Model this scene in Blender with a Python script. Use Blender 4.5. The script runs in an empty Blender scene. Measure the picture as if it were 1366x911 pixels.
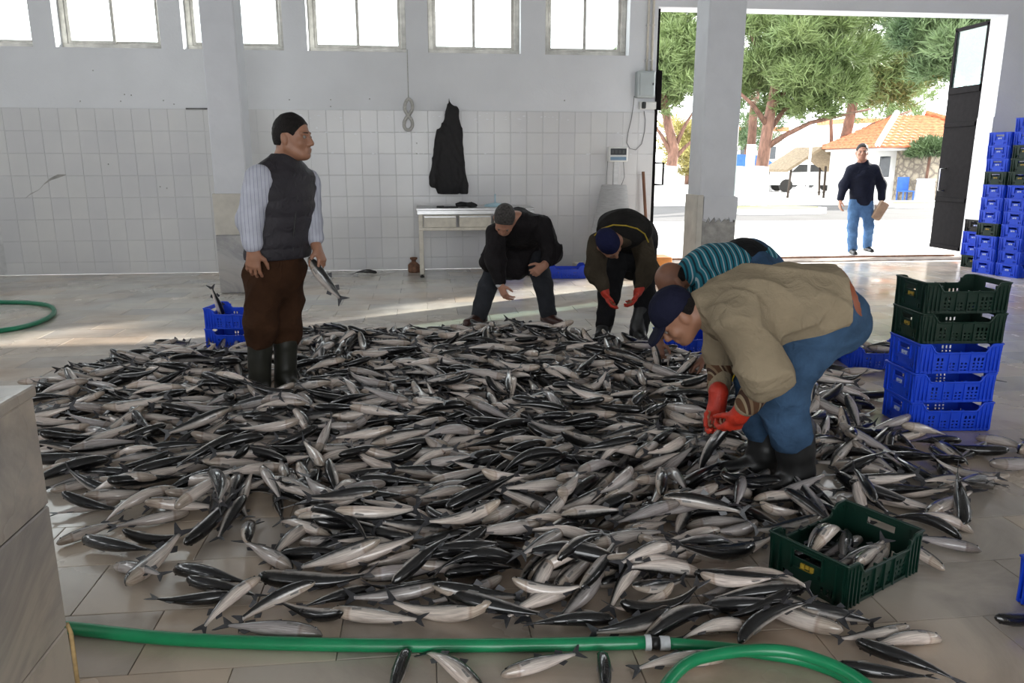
import bpy, bmesh, math, random
import numpy as np
from mathutils import Vector, Matrix, Euler, noise as mnoise

# ------------------------------------------------------------------ camera, sky, sun, exposure
SC = bpy.context.scene
COL = SC.collection
FPX, CAMH, PITCH, YAW = 1024.0, 1.46, math.radians(13.14), math.radians(6.4)
cam_data = bpy.data.cameras.new('camera')
cam_data.sensor_width = 36.0
cam_data.lens = 36.0 * FPX / 1366.0
cam_data.clip_end = 500
cam = bpy.data.objects.new('camera', cam_data)
COL.objects.link(cam)
cam.location = (0, 0, CAMH)
cam.rotation_euler = (math.pi / 2 - PITCH, 0, -YAW)
SC.camera = cam

world = bpy.data.worlds.new('overcast_sky')
SC.world = world
world.use_nodes = True
bg = world.node_tree.nodes['Background']
bg.inputs[0].default_value = (0.955, 0.98, 1.0, 1)
bg.inputs[1].default_value = 5.0

sun_data = bpy.data.lights.new('sun', 'SUN')
sun_data.energy = 12.0
sun_data.angle = math.radians(0.6)
sun_data.color = (1.0, 0.95, 0.86)
sun = bpy.data.objects.new('sun', sun_data)
COL.objects.link(sun)
SUN_AZ, SUN_EL = math.radians(28.0), math.radians(19.5)
sv = Vector((math.cos(SUN_AZ) * math.cos(SUN_EL), math.sin(SUN_AZ) * math.cos(SUN_EL), math.sin(SUN_EL)))
sun.rotation_euler = sv.to_track_quat('Z', 'Y').to_euler()
sun.location = (30, 20, 20)

SC.view_settings.view_transform = 'Standard'
SC.view_settings.look = 'None'
SC.view_settings.exposure = 0.30
SC.view_settings.gamma = 1.0
SC.view_settings.use_curve_mapping = False

def portal(name, loc, rot, sx, sy):          # sampling guides for the sky light in the real openings
    d = bpy.data.lights.new(name, 'AREA')
    d.shape = 'RECTANGLE'; d.size = sx; d.size_y = sy
    d.cycles.is_portal = True
    o = bpy.data.objects.new(name, d); COL.objects.link(o)
    o.location = loc; o.rotation_euler = rot
    return o

# ------------------------------------------------------------------ pixel -> place helpers (frame 1366 x 911)
c_, s_ = math.cos, math.sin
FW = Vector((s_(YAW) * c_(PITCH), c_(YAW) * c_(PITCH), -s_(PITCH)))
RT = Vector((c_(YAW), -s_(YAW), 0))
UP = RT.cross(FW)
CAM = Vector((0, 0, CAMH))
def ray(x, y): return FW + RT * ((x - 683) / FPX) - UP * ((y - 455.5) / FPX)
def gz(x, y, z=0.0):
    d = ray(x, y); return CAM + d * ((z - CAMH) / d.z)
def atY(x, y, Y):
    d = ray(x, y); return CAM + d * (Y / d.y)
def proj(p):
    v = Vector(p) - CAM; z = v.dot(FW)
    return (683 + FPX * v.dot(RT) / z, 455.5 - FPX * v.dot(UP) / z, z)

# ------------------------------------------------------------------ mesh helpers
class MB:
    def __init__(s): s.v = []; s.f = []; s.sm = []
    def add(s, vs, fs, smooth=False):
        n = len(s.v); s.v += [tuple(v) for v in vs]
        s.f += [tuple(i + n for i in f) for f in fs]; s.sm += [smooth] * len(fs)
        return s
    def box(s, c, d, rot=None, b=0.0):
        x, y, z = (k / 2 for k in d)
        if b > 0:
            b = min(b, x * .9, y * .9, z * .9)
            vs = []
            for sx in (-1, 1):
                for sy in (-1, 1):
                    for sz in (-1, 1):
                        vs += [(sx * (x - b), sy * (y - b), sz * z), (sx * (x - b), sy * y, sz * (z - b)), (sx * x, sy * (y - b), sz * (z - b))]
            I = lambda a, bb, cc, k: ((a * 2 + bb) * 2 + cc) * 3 + k
            fs = []
            for t in (0, 1):
                q = [I(0, 0, t, 0), I(1, 0, t, 0), I(1, 1, t, 0), I(0, 1, t, 0)]; fs.append(q if t else q[::-1])
                q = [I(0, t, 0, 1), I(1, t, 0, 1), I(1, t, 1, 1), I(0, t, 1, 1)]; fs.append(q[::-1] if t else q)
                q = [I(t, 0, 0, 2), I(t, 1, 0, 2), I(t, 1, 1, 2), I(t, 0, 1, 2)]; fs.append(q if t else q[::-1])
            for a in (0, 1):
                for bb in (0, 1):
                    fs.append([I(0, a, bb, 0), I(1, a, bb, 0), I(1, a, bb, 1), I(0, a, bb, 1)])
                    fs.append([I(a, 0, bb, 0), I(a, 1, bb, 0), I(a, 1, bb, 2), I(a, 0, bb, 2)])
                    fs.append([I(a, bb, 0, 1), I(a, bb, 1, 1), I(a, bb, 1, 2), I(a, bb, 0, 2)])
                    for cc in (0, 1): fs.append([I(a, bb, cc, 0), I(a, bb, cc, 1), I(a, bb, cc, 2)])
        else:
            vs = [(-x, -y, -z), (x, -y, -z), (x, y, -z), (-x, y, -z), (-x, -y, z), (x, -y, z), (x, y, z), (-x, y, z)]
            fs = [(0, 3, 2, 1), (4, 5, 6, 7), (0, 1, 5, 4), (1, 2, 6, 5), (2, 3, 7, 6), (3, 0, 4, 7)]
        c = Vector(c)
        if rot is not None: vs = [rot @ Vector(v) + c for v in vs]
        else: vs = [Vector(v) + c for v in vs]
        return s.add(vs, fs)
    def tube(s, pts, r, n=8, cap=True, closed=False):
        pts = [Vector(p) for p in pts]; m = len(pts)
        rs = r if isinstance(r, (list, tuple)) else [r] * m
        vs = []; prev = None
        for i, p in enumerate(pts):
            a = pts[(i - 1) % m] if (closed or i > 0) else p
            b = pts[(i + 1) % m] if (closed or i < m - 1) else p
            t = (b - a).normalized() if (b - a).length > 1e-9 else Vector((0, 0, 1))
            if prev is None:
                u = t.cross(Vector((0, 0, 1)))
                if u.length < 1e-3: u = t.cross(Vector((0, 1, 0)))
            else: u = prev - t * prev.dot(t)
            u.normalize(); prev = u; w = t.cross(u)
            vs += [p + (u * c_(2 * math.pi * k / n) + w * s_(2 * math.pi * k / n)) * rs[i] for k in range(n)]
        fs = []
        for i in range(m if closed else m - 1):
            for k in range(n):
                a0, a1 = i * n + k, i * n + (k + 1) % n
                b0, b1 = ((i + 1) % m) * n + k, ((i + 1) % m) * n + (k + 1) % n
                fs.append((a0, a1, b1, b0))
        s.add(vs, fs, True)
        if cap and not closed:
            N = len(s.v) - m * n
            s.f += [tuple(N + k for k in range(n))[::-1], tuple(N + (m - 1) * n + k for k in range(n))]; s.sm += [False, False]
        return s
    def lathe(s, prof, c=(0, 0, 0), n=16):
        m = len(prof); vs = []
        for (r, z) in prof:
            vs += [(c[0] + r * c_(2 * math.pi * k / n), c[1] + r * s_(2 * math.pi * k / n), c[2] + z) for k in range(n)]
        fs = [(i * n + k, i * n + (k + 1) % n, (i + 1) * n + (k + 1) % n, (i + 1) * n + k) for i in range(m - 1) for k in range(n)]
        s.add(vs, fs, True)
        N = len(s.v) - m * n
        s.f += [tuple(N + k for k in range(n))[::-1], tuple(N + (m - 1) * n + k for k in range(n))]; s.sm += [False, False]
        return s
    def prism(s, poly, d0, d1, f):
        """polygon (list of 2-D points) extruded from d0 to d1; f(u, v, d) -> xyz"""
        n = len(poly)
        vs = [f(u, v, d0) for u, v in poly] + [f(u, v, d1) for u, v in poly]
        fs = [tuple(range(n))[::-1], tuple(range(n, 2 * n))] + [(i, (i + 1) % n, n + (i + 1) % n, n + i) for i in range(n)]
        return s.add(vs, fs)
    def mesh(s, name, off=(0, 0, 0)):
        me = bpy.data.meshes.new(name)
        o = Vector(off)
        me.from_pydata([tuple(Vector(v) - o) for v in s.v], [], s.f)
        me.polygons.foreach_set('use_smooth', s.sm)
        me.update()
        return me
    def build(s, name, mat, parent=None, world=True, loc=None):
        """world: the coordinates are scene coordinates; the object's origin goes to its parent's origin or to its own base"""
        if parent is not None:
            off = worg(parent) if world else (0, 0, 0)
            o = bpy.data.objects.new(name, s.mesh(name, off)); o.parent = parent
        else:
            if world:
                a = np.array([tuple(v) for v in s.v]); lo, hi = a.min(0), a.max(0)
                off = ((lo[0] + hi[0]) / 2, (lo[1] + hi[1]) / 2, lo[2])
            else: off = (0, 0, 0)
            o = bpy.data.objects.new(name, s.mesh(name, off)); o.location = off if world else (loc or (0, 0, 0))
        if mat is not None: o.data.materials.append(mat)
        COL.objects.link(o)
        return o

def worg(o):
    v = Vector((0, 0, 0))
    while o is not None: v += Vector(o.location); o = o.parent
    return v
def tag(o, label, cat, group=None, kind=None):
    if label: o['label'] = label
    if cat: o['category'] = cat
    if group: o['group'] = group
    if kind: o['kind'] = kind
    return o
def empty(name, loc, label=None, cat=None, group=None, rz=0.0):
    o = bpy.data.objects.new(name, None); COL.objects.link(o)
    o.empty_display_size = .1
    o.location = loc; o.rotation_euler = (0, 0, rz)
    return tag(o, label, cat, group)
def struct(o): o['kind'] = 'structure'; return o
def stuff(o): o['kind'] = 'stuff'; return o
def dup(root, parent=None):
    c = root.copy(); COL.objects.link(c); c.parent = parent
    for ch in list(root.children): dup(ch, c)
    return c
def attr(me, name, vals, dom='POINT'):
    a = me.attributes.new(name, 'FLOAT', dom); a.data.foreach_set('value', np.asarray(vals, dtype=np.float32))

# ------------------------------------------------------------------ materials
def nodes(name):
    m = bpy.data.materials.new(name); m.use_nodes = True
    nt = m.node_tree; b = nt.nodes['Principled BSDF']
    return m, nt, b
def N(nt, t, **kw):
    n = nt.nodes.new(t)
    for k, v in kw.items():
        if hasattr(n, k): setattr(n, k, v)
    return n
def setin(n, **kw):
    for k, v in kw.items():
        n.inputs[k.replace('_', ' ')].default_value = v
def ramp(nt, fac, stops):
    r = N(nt, 'ShaderNodeValToRGB'); e = r.color_ramp.elements
    while len(e) < len(stops): e.new(0.5)
    for i, (p, c) in enumerate(stops):
        e[i].position = p; e[i].color = (*c, 1) if len(c) == 3 else c
    nt.links.new(fac, r.inputs[0]); return r.outputs[0]
def tex(nt, t='ShaderNodeTexNoise', coord='Object', scale=5.0, detail=4.0, rough=.55, stretch=None):
    tc = N(nt, 'ShaderNodeTexCoord'); out = tc.outputs[coord]
    if stretch:
        mp = N(nt, 'ShaderNodeMapping'); mp.inputs['Scale'].default_value = stretch
        nt.links.new(out, mp.inputs[0]); out = mp.outputs[0]
    n = N(nt, t); nt.links.new(out, n.inputs['Vector']); n.inputs['Scale'].default_value = scale
    if 'Detail' in n.inputs: n.inputs['Detail'].default_value = detail
    if 'Roughness' in n.inputs: n.inputs['Roughness'].default_value = rough
    return n
def bump(nt, b, h, strength=.3, dist=.01):
    bp = N(nt, 'ShaderNodeBump'); bp.inputs['Strength'].default_value = strength; bp.inputs['Distance'].default_value = dist
    nt.links.new(h, bp.inputs['Height']); nt.links.new(bp.outputs[0], b.inputs['Normal'])
def mat(name, col, rough=.6, metal=0.0, var=.15, scale=6.0, bmp=0.0, bscale=None, coord='Object', spec=.5, stretch=None, sheen=0.0, col2=None, bdist=.01):
    m, nt, b = nodes(name)
    c0 = tuple(max(0, c * (1 - var)) for c in col); c1 = col2 or tuple(min(1, c * (1 + var)) for c in col)
    n = tex(nt, coord=coord, scale=scale, stretch=stretch)
    nt.links.new(ramp(nt, n.outputs['Fac'], [(.3, c0), (.7, c1)]), b.inputs['Base Color'])
    setin(b, Roughness=rough, Metallic=metal)
    b.inputs['Specular IOR Level'].default_value = spec
    if sheen: b.inputs['Sheen Weight'].default_value = sheen
    if bmp:
        n2 = tex(nt, coord=coord, scale=bscale or scale * 4, stretch=stretch)
        bump(nt, b, n2.outputs['Fac'], bmp, bdist)
    return m

def marble(name, base, vein, rough=.2, scale=2.2, wet=False, warm=None, stain=False):
    m, nt, b = nodes(name)
    n = tex(nt, coord='Object' if not wet else 'Generated', scale=scale, detail=8, rough=.62, stretch=(1, 1.5, 1))
    tc = N(nt, 'ShaderNodeNewGeometry')
    nt.links.new(tc.outputs['Position'], n.inputs['Vector'])
    n.inputs['Distortion'].default_value = 1.2
    c = ramp(nt, n.outputs['Fac'], [(.32, vein), (.52, base), (.75, tuple(min(1, x * 1.08) for x in base))])
    at = N(nt, 'ShaderNodeAttribute'); at.attribute_name = 'rnd'
    mx = N(nt, 'ShaderNodeMixRGB'); mx.blend_type = 'MULTIPLY'; mx.inputs[0].default_value = 1
    nt.links.new(c, mx.inputs[1])
    nt.links.new(ramp(nt, at.outputs['Fac'], [(0, (.80, .81, .83)), (.5, (.98, .97, .95)), (1, (1.0, .94, .87))]), mx.inputs[2])
    out = mx.outputs[0]
    if warm:
        n3 = tex(nt, scale=.55, detail=3); nt.links.new(tc.outputs['Position'], n3.inputs['Vector'])
        m3 = N(nt, 'ShaderNodeMixRGB'); m3.blend_type = 'MULTIPLY'
        nt.links.new(ramp(nt, n3.outputs['Fac'], [(.42, (0, 0, 0)), (.62, (1, 1, 1))]), m3.inputs[0])
        nt.links.new(out, m3.inputs[1]); m3.inputs[2].default_value = (*warm, 1); out = m3.outputs[0]
    if stain:       # slime, blood and water spread round the heap
        vd = N(nt, 'ShaderNodeVectorMath', operation='DISTANCE'); nt.links.new(tc.outputs['Position'], vd.inputs[0]); vd.inputs[1].default_value = (.9, 3.2, 0)
        ns = tex(nt, scale=1.1, detail=6); nt.links.new(tc.outputs['Position'], ns.inputs['Vector'])
        ma = N(nt, 'ShaderNodeMath', operation='MULTIPLY_ADD'); ma.inputs[1].default_value = 2.2; nt.links.new(ns.outputs['Fac'], ma.inputs[0]); nt.links.new(vd.outputs['Value'], ma.inputs[2])
        m4 = N(nt, 'ShaderNodeMixRGB'); m4.blend_type = 'MULTIPLY'
        dv_ = N(nt, 'ShaderNodeMath', operation='DIVIDE'); dv_.inputs[1].default_value = 6.0; nt.links.new(ma.outputs[0], dv_.inputs[0])
        nt.links.new(ramp(nt, dv_.outputs[0], [(.55, (1, 1, 1)), (.82, (0, 0, 0))]), m4.inputs[0])
        nt.links.new(out, m4.inputs[1]); m4.inputs[2].default_value = (.87, .79, .73, 1); out = m4.outputs[0]
    nt.links.new(out, b.inputs['Base Color'])
    n2 = tex(nt, scale=1.3, detail=5); nt.links.new(tc.outputs['Position'], n2.inputs['Vector'])
    nt.links.new(ramp(nt, n2.outputs['Fac'], [(.35, (rough * .45,) * 3), (.65, (rough * 1.5,) * 3)]), b.inputs['Roughness'])
    if stain: b.inputs['Specular IOR Level'].default_value = .8
    n4 = tex(nt, scale=24, detail=3); nt.links.new(tc.outputs['Position'], n4.inputs['Vector'])
    bump(nt, b, n4.outputs['Fac'], .12, .004)
    return m

M = {}
M['plaster'] = mat('white_plaster', (.74, .75, .77), .8, var=.04, scale=1.5, bmp=.25, bscale=30)
M['plaster_col'] = mat('column_plaster', (.66, .67, .70), .8, var=.06, scale=2.5, bmp=.3, bscale=22)
M['ceiling'] = mat('grey_concrete_ceiling', (.34, .34, .34), .9, var=.1, scale=2)
M['tile'] = None
M['grout'] = mat('grey_grout', (.60, .60, .60), .8, var=.15, scale=8)
M['concrete'] = mat('raw_concrete', (.36, .35, .33), .9, var=.3, scale=9, bmp=.8, bscale=24)
M['stone_clad'] = mat('cream_stone_cladding', (.56, .53, .47), .55, var=.18, scale=4, bmp=.15)
M['alu'] = mat('old_aluminium', (.52, .50, .46), .45, .35, var=.25, scale=9)
M['steel'] = mat('stainless_steel', (.55, .55, .55), .32, .9, var=.12, scale=12, stretch=(1, 1, 6))
M['cream_metal'] = mat('cream_painted_steel', (.62, .58, .50), .5, .1, var=.15, scale=10)
M['rust'] = mat('rusty_steel', (.20, .10, .06), .8, .2, var=.4, scale=25)
M['black_iron'] = mat('black_painted_iron', (.007, .006, .0065), .75, 0, var=.3, scale=14, bmp=.1, spec=.08)
M['black_rubber'] = mat('black_rubber', (.012, .012, .012), .42, 0, var=.3, scale=14)
M['threshold'] = mat('worn_threshold', (.30, .25, .21), .85, var=.35, scale=6, bmp=.6)
M['floorbed'] = mat('floor_joint_bed', (.30, .29, .27), .7, var=.2, scale=5)
M['marble_floor'] = marble('wet_marble_floor', (.64, .62, .57), (.48, .47, .44), .20, 1.4, warm=(.86, .74, .66), stain=True)
M['marble_block'] = marble('veined_marble_slab', (.54, .52, .50), (.27, .27, .29), .30, 1.9, warm=(.84, .70, .54))
M['grey_box'] = mat('grey_enamel_box', (.42, .46, .46), .4, .1, var=.06)
M['white_plastic'] = mat('white_plastic', (.75, .75, .72), .4, var=.05)
M['dark_screen'] = mat('dark_display', (.02, .025, .03), .15, var=.1)
M['blue_panel'] = mat('blue_keypad', (.16, .26, .36), .4, var=.1)
M['wood'] = mat('worn_brown_wood', (.20, .09, .05), .6, var=.3, scale=14, stretch=(1, 1, .1))
M['rope'] = mat('pale_rope', (.48, .47, .44), .9, var=.2, scale=40, bmp=.5, bscale=120)
M['wire'] = mat('grey_wire', (.20, .20, .20), .6)
M['hose'] = mat('green_hose', (.005, .22, .085), .30, var=.15, scale=8, spec=.6)
M['hose_dark'] = mat('dark_green_hose', (.008, .17, .085), .35, var=.15, scale=8)
M['tape'] = mat('white_tape', (.62, .64, .66), .5, var=.15, scale=30)
def plastic(name, col, rough=.38):
    m, nt, b = nodes(name)
    oi = N(nt, 'ShaderNodeObjectInfo')
    n = tex(nt, scale=9, detail=5)
    mx = N(nt, 'ShaderNodeMixRGB'); mx.blend_type = 'MULTIPLY'; mx.inputs[0].default_value = 1
    nt.links.new(ramp(nt, n.outputs['Fac'], [(.3, tuple(c * .82 for c in col)), (.65, col)]), mx.inputs[1])
    nt.links.new(ramp(nt, oi.outputs['Random'], [(0, (.86, .86, .9)), (1, (1, 1, 1))]), mx.inputs[2])
    nt.links.new(mx.outputs[0], b.inputs['Base Color']); setin(b, Roughness=rough)
    return m
M['blue_crate'] = plastic('blue_plastic', (.012, .075, .72))
M['green_crate'] = plastic('dark_green_plastic', (.002, .024, .014))
M['black_crate'] = plastic('black_plastic', (.015, .015, .016))
M['emblem'] = mat('ochre_print', (.30, .20, .02), .5, var=.2, scale=30)
M['emblem_pale'] = mat('pale_print', (.45, .52, .75), .5, var=.2, scale=30)
M['glove_black'] = mat('black_glove_fabric', (.012, .012, .013), .8)
M['jacket_wall'] = mat('black_jacket_cloth', (.010, .009, .010), .75, var=.3, scale=20, bmp=.4, bscale=30)
M['lightblue'] = mat('pale_blue_plastic', (.45, .66, .75), .4)

def tile_mat():
    m, nt, b = nodes('white_glazed_tile')
    geo = N(nt, 'ShaderNodeNewGeometry'); oi = N(nt, 'ShaderNodeObjectInfo')
    n = tex(nt, scale=1.1, detail=5); nt.links.new(geo.outputs['Position'], n.inputs['Vector'])
    mx = N(nt, 'ShaderNodeMixRGB'); mx.blend_type = 'MULTIPLY'; mx.inputs[0].default_value = 1
    nt.links.new(ramp(nt, n.outputs['Fac'], [(.3, (.64, .64, .65)), (.7, (.72, .715, .71))]), mx.inputs[1])
    nt.links.new(ramp(nt, oi.outputs['Random'], [(0, (.95, .95, .96)), (1, (1, 1, .99))]), mx.inputs[2])
    nt.links.new(mx.outputs[0], b.inputs['Base Color']); setin(b, Roughness=.22)
    return m
M['tile'] = tile_mat()
def glass_mat(name, tint, gloss=.08, rough=.02):
    m = bpy.data.materials.new(name); m.use_nodes = True; nt = m.node_tree
    for n in list(nt.nodes):
        if n.type == 'BSDF_PRINCIPLED': nt.nodes.remove(n)
    t = N(nt, 'ShaderNodeBsdfTransparent'); t.inputs[0].default_value = (*tint, 1)
    g = N(nt, 'ShaderNodeBsdfGlossy'); g.inputs['Roughness'].default_value = rough
    x = N(nt, 'ShaderNodeMixShader'); x.inputs[0].default_value = gloss
    nt.links.new(t.outputs[0], x.inputs[1]); nt.links.new(g.outputs[0], x.inputs[2])
    nt.links.new(x.outputs[0], nt.nodes['Material Output'].inputs[0])
    return m
M['glass'] = glass_mat('window_glass', (.93, .96, .96))
M['glass_green'] = glass_mat('greenish_door_glass', (.62, .78, .76), .15, .12)
# ------------------------------------------------------------------ the building
WY, WO = 10.80, 11.15                # inner and outer face of the back wall
X0, X1 = -7.2, 10.5                  # side walls
YN = -4.5                            # wall behind the camera
ZC = 4.7
DL, DR, DH = 3.20, 8.30, 3.50        # the doorway

def wall_y(name, y0, y1, xa, xb, z1, holes, m):
    """wall between x = xa and xb with rectangular holes (x0, x1, z0, z1)"""
    mb = MB()
    xs = sorted({xa, xb, *[h[0] for h in holes], *[h[1] for h in holes]})
    for i in range(len(xs) - 1):
        a, b = xs[i], xs[i + 1]; mid = (a + b) / 2
        zs = [0.0]
        hs = sorted([h for h in holes if h[0] <= mid <= h[1]], key=lambda h: h[2])
        cur = 0.0
        for h in hs:
            if h[2] > cur: mb.box(((a + b) / 2, (y0 + y1) / 2, (cur + h[2]) / 2), (b - a, y1 - y0, h[2] - cur))
            cur = h[3]
        if cur < z1: mb.box(((a + b) / 2, (y0 + y1) / 2, (cur + z1) / 2), (b - a, y1 - y0, z1 - cur))
    return mb.build(name, m)
def wall_x(name, x0, x1, ya, yb, z1, holes, m):
    mb = MB()
    ys = sorted({ya, yb, *[h[0] for h in holes], *[h[1] for h in holes]})
    for i in range(len(ys) - 1):
        a, b = ys[i], ys[i + 1]; mid = (a + b) / 2; cur = 0.0
        for h in sorted([h for h in holes if h[0] <= mid <= h[1]], key=lambda h: h[2]):
            if h[2] > cur: mb.box(((x0 + x1) / 2, (a + b) / 2, (cur + h[2]) / 2), (x1 - x0, b - a, h[2] - cur))
            cur = h[3]
        if cur < z1: mb.box(((x0 + x1) / 2, (a + b) / 2, (cur + z1) / 2), (x1 - x0, b - a, z1 - cur))
    return mb.build(name, m)

WINS = [(-6.09, -4.82), (-4.55, -3.28), (-3.01, -1.76), (-1.46, -.19), (.10, 1.33), (1.66, 2.81)]
WZ0, WZ1 = 2.87, 4.05
wb = struct(wall_y('wall_back', WY, WO, X0, X1, ZC, [(a, b, WZ0, WZ1) for a, b in WINS] + [(DL, DR, 0, DH)], M['plaster']))
# the side the camera stands on: a loading opening and a row of the same windows along the left
NEAR_HOLE = (-3.4, 2.6, 0.0, 3.3)
struct(wall_y('wall_near', YN - .35, YN, X0, X1, ZC, [NEAR_HOLE], M['plaster']))
LWIN = [(-2.6, -1.0), (-.2, 1.4), (2.2, 3.8), (4.6, 6.2), (7.0, 8.6)]
struct(wall_x('wall_left', X0 - .35, X0, YN - .35, WO, ZC, [(a, b, WZ0, WZ1) for a, b in LWIN], M['plaster']))
struct(wall_x('wall_right', X1, X1 + .35, YN - .35, WO, ZC, [(a, b, WZ0, WZ1) for a, b in LWIN[:4]], M['plaster']))
struct(MB().box(((X0 + X1) / 2, (YN + WO) / 2, ZC + .1), (X1 - X0 + .7, WO - YN + .7, .2)).build('ceiling', M['ceiling']))

portal('sky_portal_door', ((DL + DR) / 2, WO + .03, DH / 2), (-math.pi / 2, 0, 0), DR - DL, DH)
portal('sky_portal_windows', ((WINS[0][0] + WINS[-1][1]) / 2, WO + .03, (WZ0 + WZ1) / 2), (-math.pi / 2, 0, 0), WINS[-1][1] - WINS[0][0], WZ1 - WZ0)
portal('sky_portal_near', ((NEAR_HOLE[0] + NEAR_HOLE[1]) / 2, YN - .38, NEAR_HOLE[3] / 2), (math.pi / 2, 0, 0), NEAR_HOLE[1] - NEAR_HOLE[0], NEAR_HOLE[3])
portal('sky_portal_left', (X0 - .38, 3.0, (WZ0 + WZ1) / 2), (0, -math.pi / 2, 0), WZ1 - WZ0, 11.2)

portal('sky_portal_right', (X1 + .38, 1.8, (WZ0 + WZ1) / 2), (0, math.pi / 2, 0), WZ1 - WZ0, 8.8)
# windows: aluminium sliding sashes set towards the outside of the wall
for k, (a, b) in enumerate(WINS):
    w = struct(empty('window_%d' % (k + 1), ((a + b) / 2, WO - .12, WZ0)))
    cy = WO - .12
    for (cx, cz, dx, dz) in (((a + b) / 2, WZ0 + .035, b - a, .07), ((a + b) / 2, WZ1 - .03, b - a, .06), (a + .035, (WZ0 + WZ1) / 2, .07, WZ1 - WZ0 - .13), (b - .035, (WZ0 + WZ1) / 2, .07, WZ1 - WZ0 - .13)):
        MB().box((cx, cy, cz), (dx, .07, dz), b=.006).build('window_frame', M['alu'], w)
    for s in (0, 1):
        xa = a + .07 if s == 0 else (a + b) / 2 - .02
        xb = (a + b) / 2 + .02 if s == 0 else b - .07
        yy = cy + (.012 if s else -.012)
        mb = MB()
        for (cx, cz, dx, dz) in ((xa + .02, (WZ0 + WZ1) / 2, .04, WZ1 - WZ0 - .14), (xb - .02, (WZ0 + WZ1) / 2, .04, WZ1 - WZ0 - .14), ((xa + xb) / 2, WZ0 + .09, xb - xa - .08, .04), ((xa + xb) / 2, WZ1 - .08, xb - xa - .08, .04)):
            mb.box((cx, yy, cz), (dx, .02, dz))
        sash = mb.build('sash', M['alu'], w)
        MB().box(((xa + xb) / 2, yy, (WZ0 + WZ1) / 2), (xb - xa - .08, .005, WZ1 - WZ0 - .22)).build('pane', M['glass'], sash)

# wall tiles: 0.225 x 0.28 m, each its own piece on a grout bed
TW, TH, TZ = .2235, .2815, 2.135
gb = MB().box(((-5.9 + DL) / 2, WY - .004, TZ / 2), (DL + 5.9, .008, TZ)).build('tile_bed', M['grout'], wb)
tme = {}
def tile_mesh(w, h):
    key = (round(w, 3), round(h, 3))
    if key not in tme:
        x, z, t, b = w / 2, h / 2, .003, .002
        v = [(-x, 0, -z), (x, 0, -z), (x, 0, z), (-x, 0, z), (-x + b, -t, -z + b), (x - b, -t, -z + b), (x - b, -t, z - b), (-x + b, -t, z - b)]
        me = bpy.data.meshes.new('tile'); me.from_pydata(v, [], [(4, 5, 6, 7), (0, 1, 5, 4), (1, 2, 6, 5), (2, 3, 7, 6), (3, 0, 4, 7)])
        me.materials.append(M['tile']); tme[key] = me
    return tme[key]
rnd = random.Random(4)
zz = TZ; rows = []
while zz > .02:
    z0 = max(0.0, zz - TH); rows.append((z0, zz)); zz -= TH
for (za, zb) in rows:
    x = DL
    while x > -5.5:
        xa = max(-5.75, x - TW)
        w, h = x - xa - .003, zb - za - .003
        if h > .03:
            o = bpy.data.objects.new('tile', tile_mesh(w, h)); COL.objects.link(o); o.parent = wb
            o.location = Vector(((x + xa) / 2, WY - .008 - rnd.random() * .0012, (za + zb) / 2)) - worg(wb)
            o.rotation_euler = (rnd.uniform(-.003, .003), 0, rnd.uniform(-.003, .003))
        x -= TW
# damage: a long crack with lost glaze near the left, chips along the top rows
cr = [atY(34, 264, WY - .02), atY(40, 259, WY - .02), atY(52, 253, WY - .02), atY(58, 246, WY - .02), atY(67, 239, WY - .02), atY(77, 235, WY - .02), atY(88, 233, WY - .02)]
mb = MB()
wd = [.006, .01, .006, .014, .03, .045, .006]
for i in range(len(cr) - 1):
    a, b = cr[i], cr[i + 1]
    mb.add([(a.x, WY - .0128, a.z - wd[i] / 2), (b.x, WY - .0128, b.z - wd[i + 1] / 2), (b.x, WY - .0128, b.z + wd[i + 1] / 2), (a.x, WY - .0128, a.z + wd[i] / 2)], [(0, 1, 2, 3)])
mb.build('tile_crack', M['concrete'], wb)
mb = MB()
for i in range(95):
    big = i < 60
    x = rnd.choice([rnd.uniform(-1.9, 3.1), rnd.uniform(-1.9, 1.6)])
    z = rnd.choice([2.135 - TH - .002, 2.135 - TH - .002, 2.03, 2.06, 2.135 - 2 * TH]) + rnd.uniform(-.006, .006) + (rnd.uniform(-.05, .05) if i % 3 == 0 else 0)
    s = rnd.uniform(.006, .022)
    n = 6; ph = rnd.random() * 6
    mb.add([(x + s * rnd.uniform(.5, 1.5) * c_(ph + 6.283 * k / n), WY - .0129, z + s * .55 * rnd.uniform(.5, 1.2) * s_(ph + 6.283 * k / n)) for k in range(n)], [tuple(range(n))[::-1]])
stuff(mb.build('glaze_chips', M['plaster'], wb))
# screw holes in the plaster
mb = MB()
for (px, py) in [(107, 135), (161, 135), (166, 126), (175, 127), (218, 134), (232, 139), (386, 133), (441, 133), (441, 142), (493, 132), (753, 134), (556, 191), (556, 205), (124, 94), (145, 219), (214, 249), (223, 251)]:
    p = atY(px, py, WY)
    mb.lathe([(.008, 0), (.003, .002)], (0, 0, 0), 8)
    for k in range(16):
        v = mb.v[-16 + k]; mb.v[-16 + k] = (p.x + v[0], WY - .0002 - v[2] - (.0128 if p.z < TZ else 0), p.z + v[1])
stuff(mb.build('screw_holes', M['concrete'], wb))

# doorway: jamb tiles, threshold
for r in range(7):
    for c in range(1):
        h = .30
        mb = MB().box((DR - .006, (WY + WO) / 2, .16 + r * h), (.012, WO - WY - .006, h - .005), b=.002)
        o = mb.build('tile', M['tile'], wb)
tb = struct(MB().box(((DL + DR) / 2, (WY + WO) / 2 + .06, .012), (DR - DL - .01, .34, .024), b=.008).build('trim_1', M['threshold']))
tb2 = struct(MB().box(((DL + DR) / 2, WO + .12, .022), (DR - DL - .01, .05, .044), b=.01).build('trim_2', M['rust']))

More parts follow.
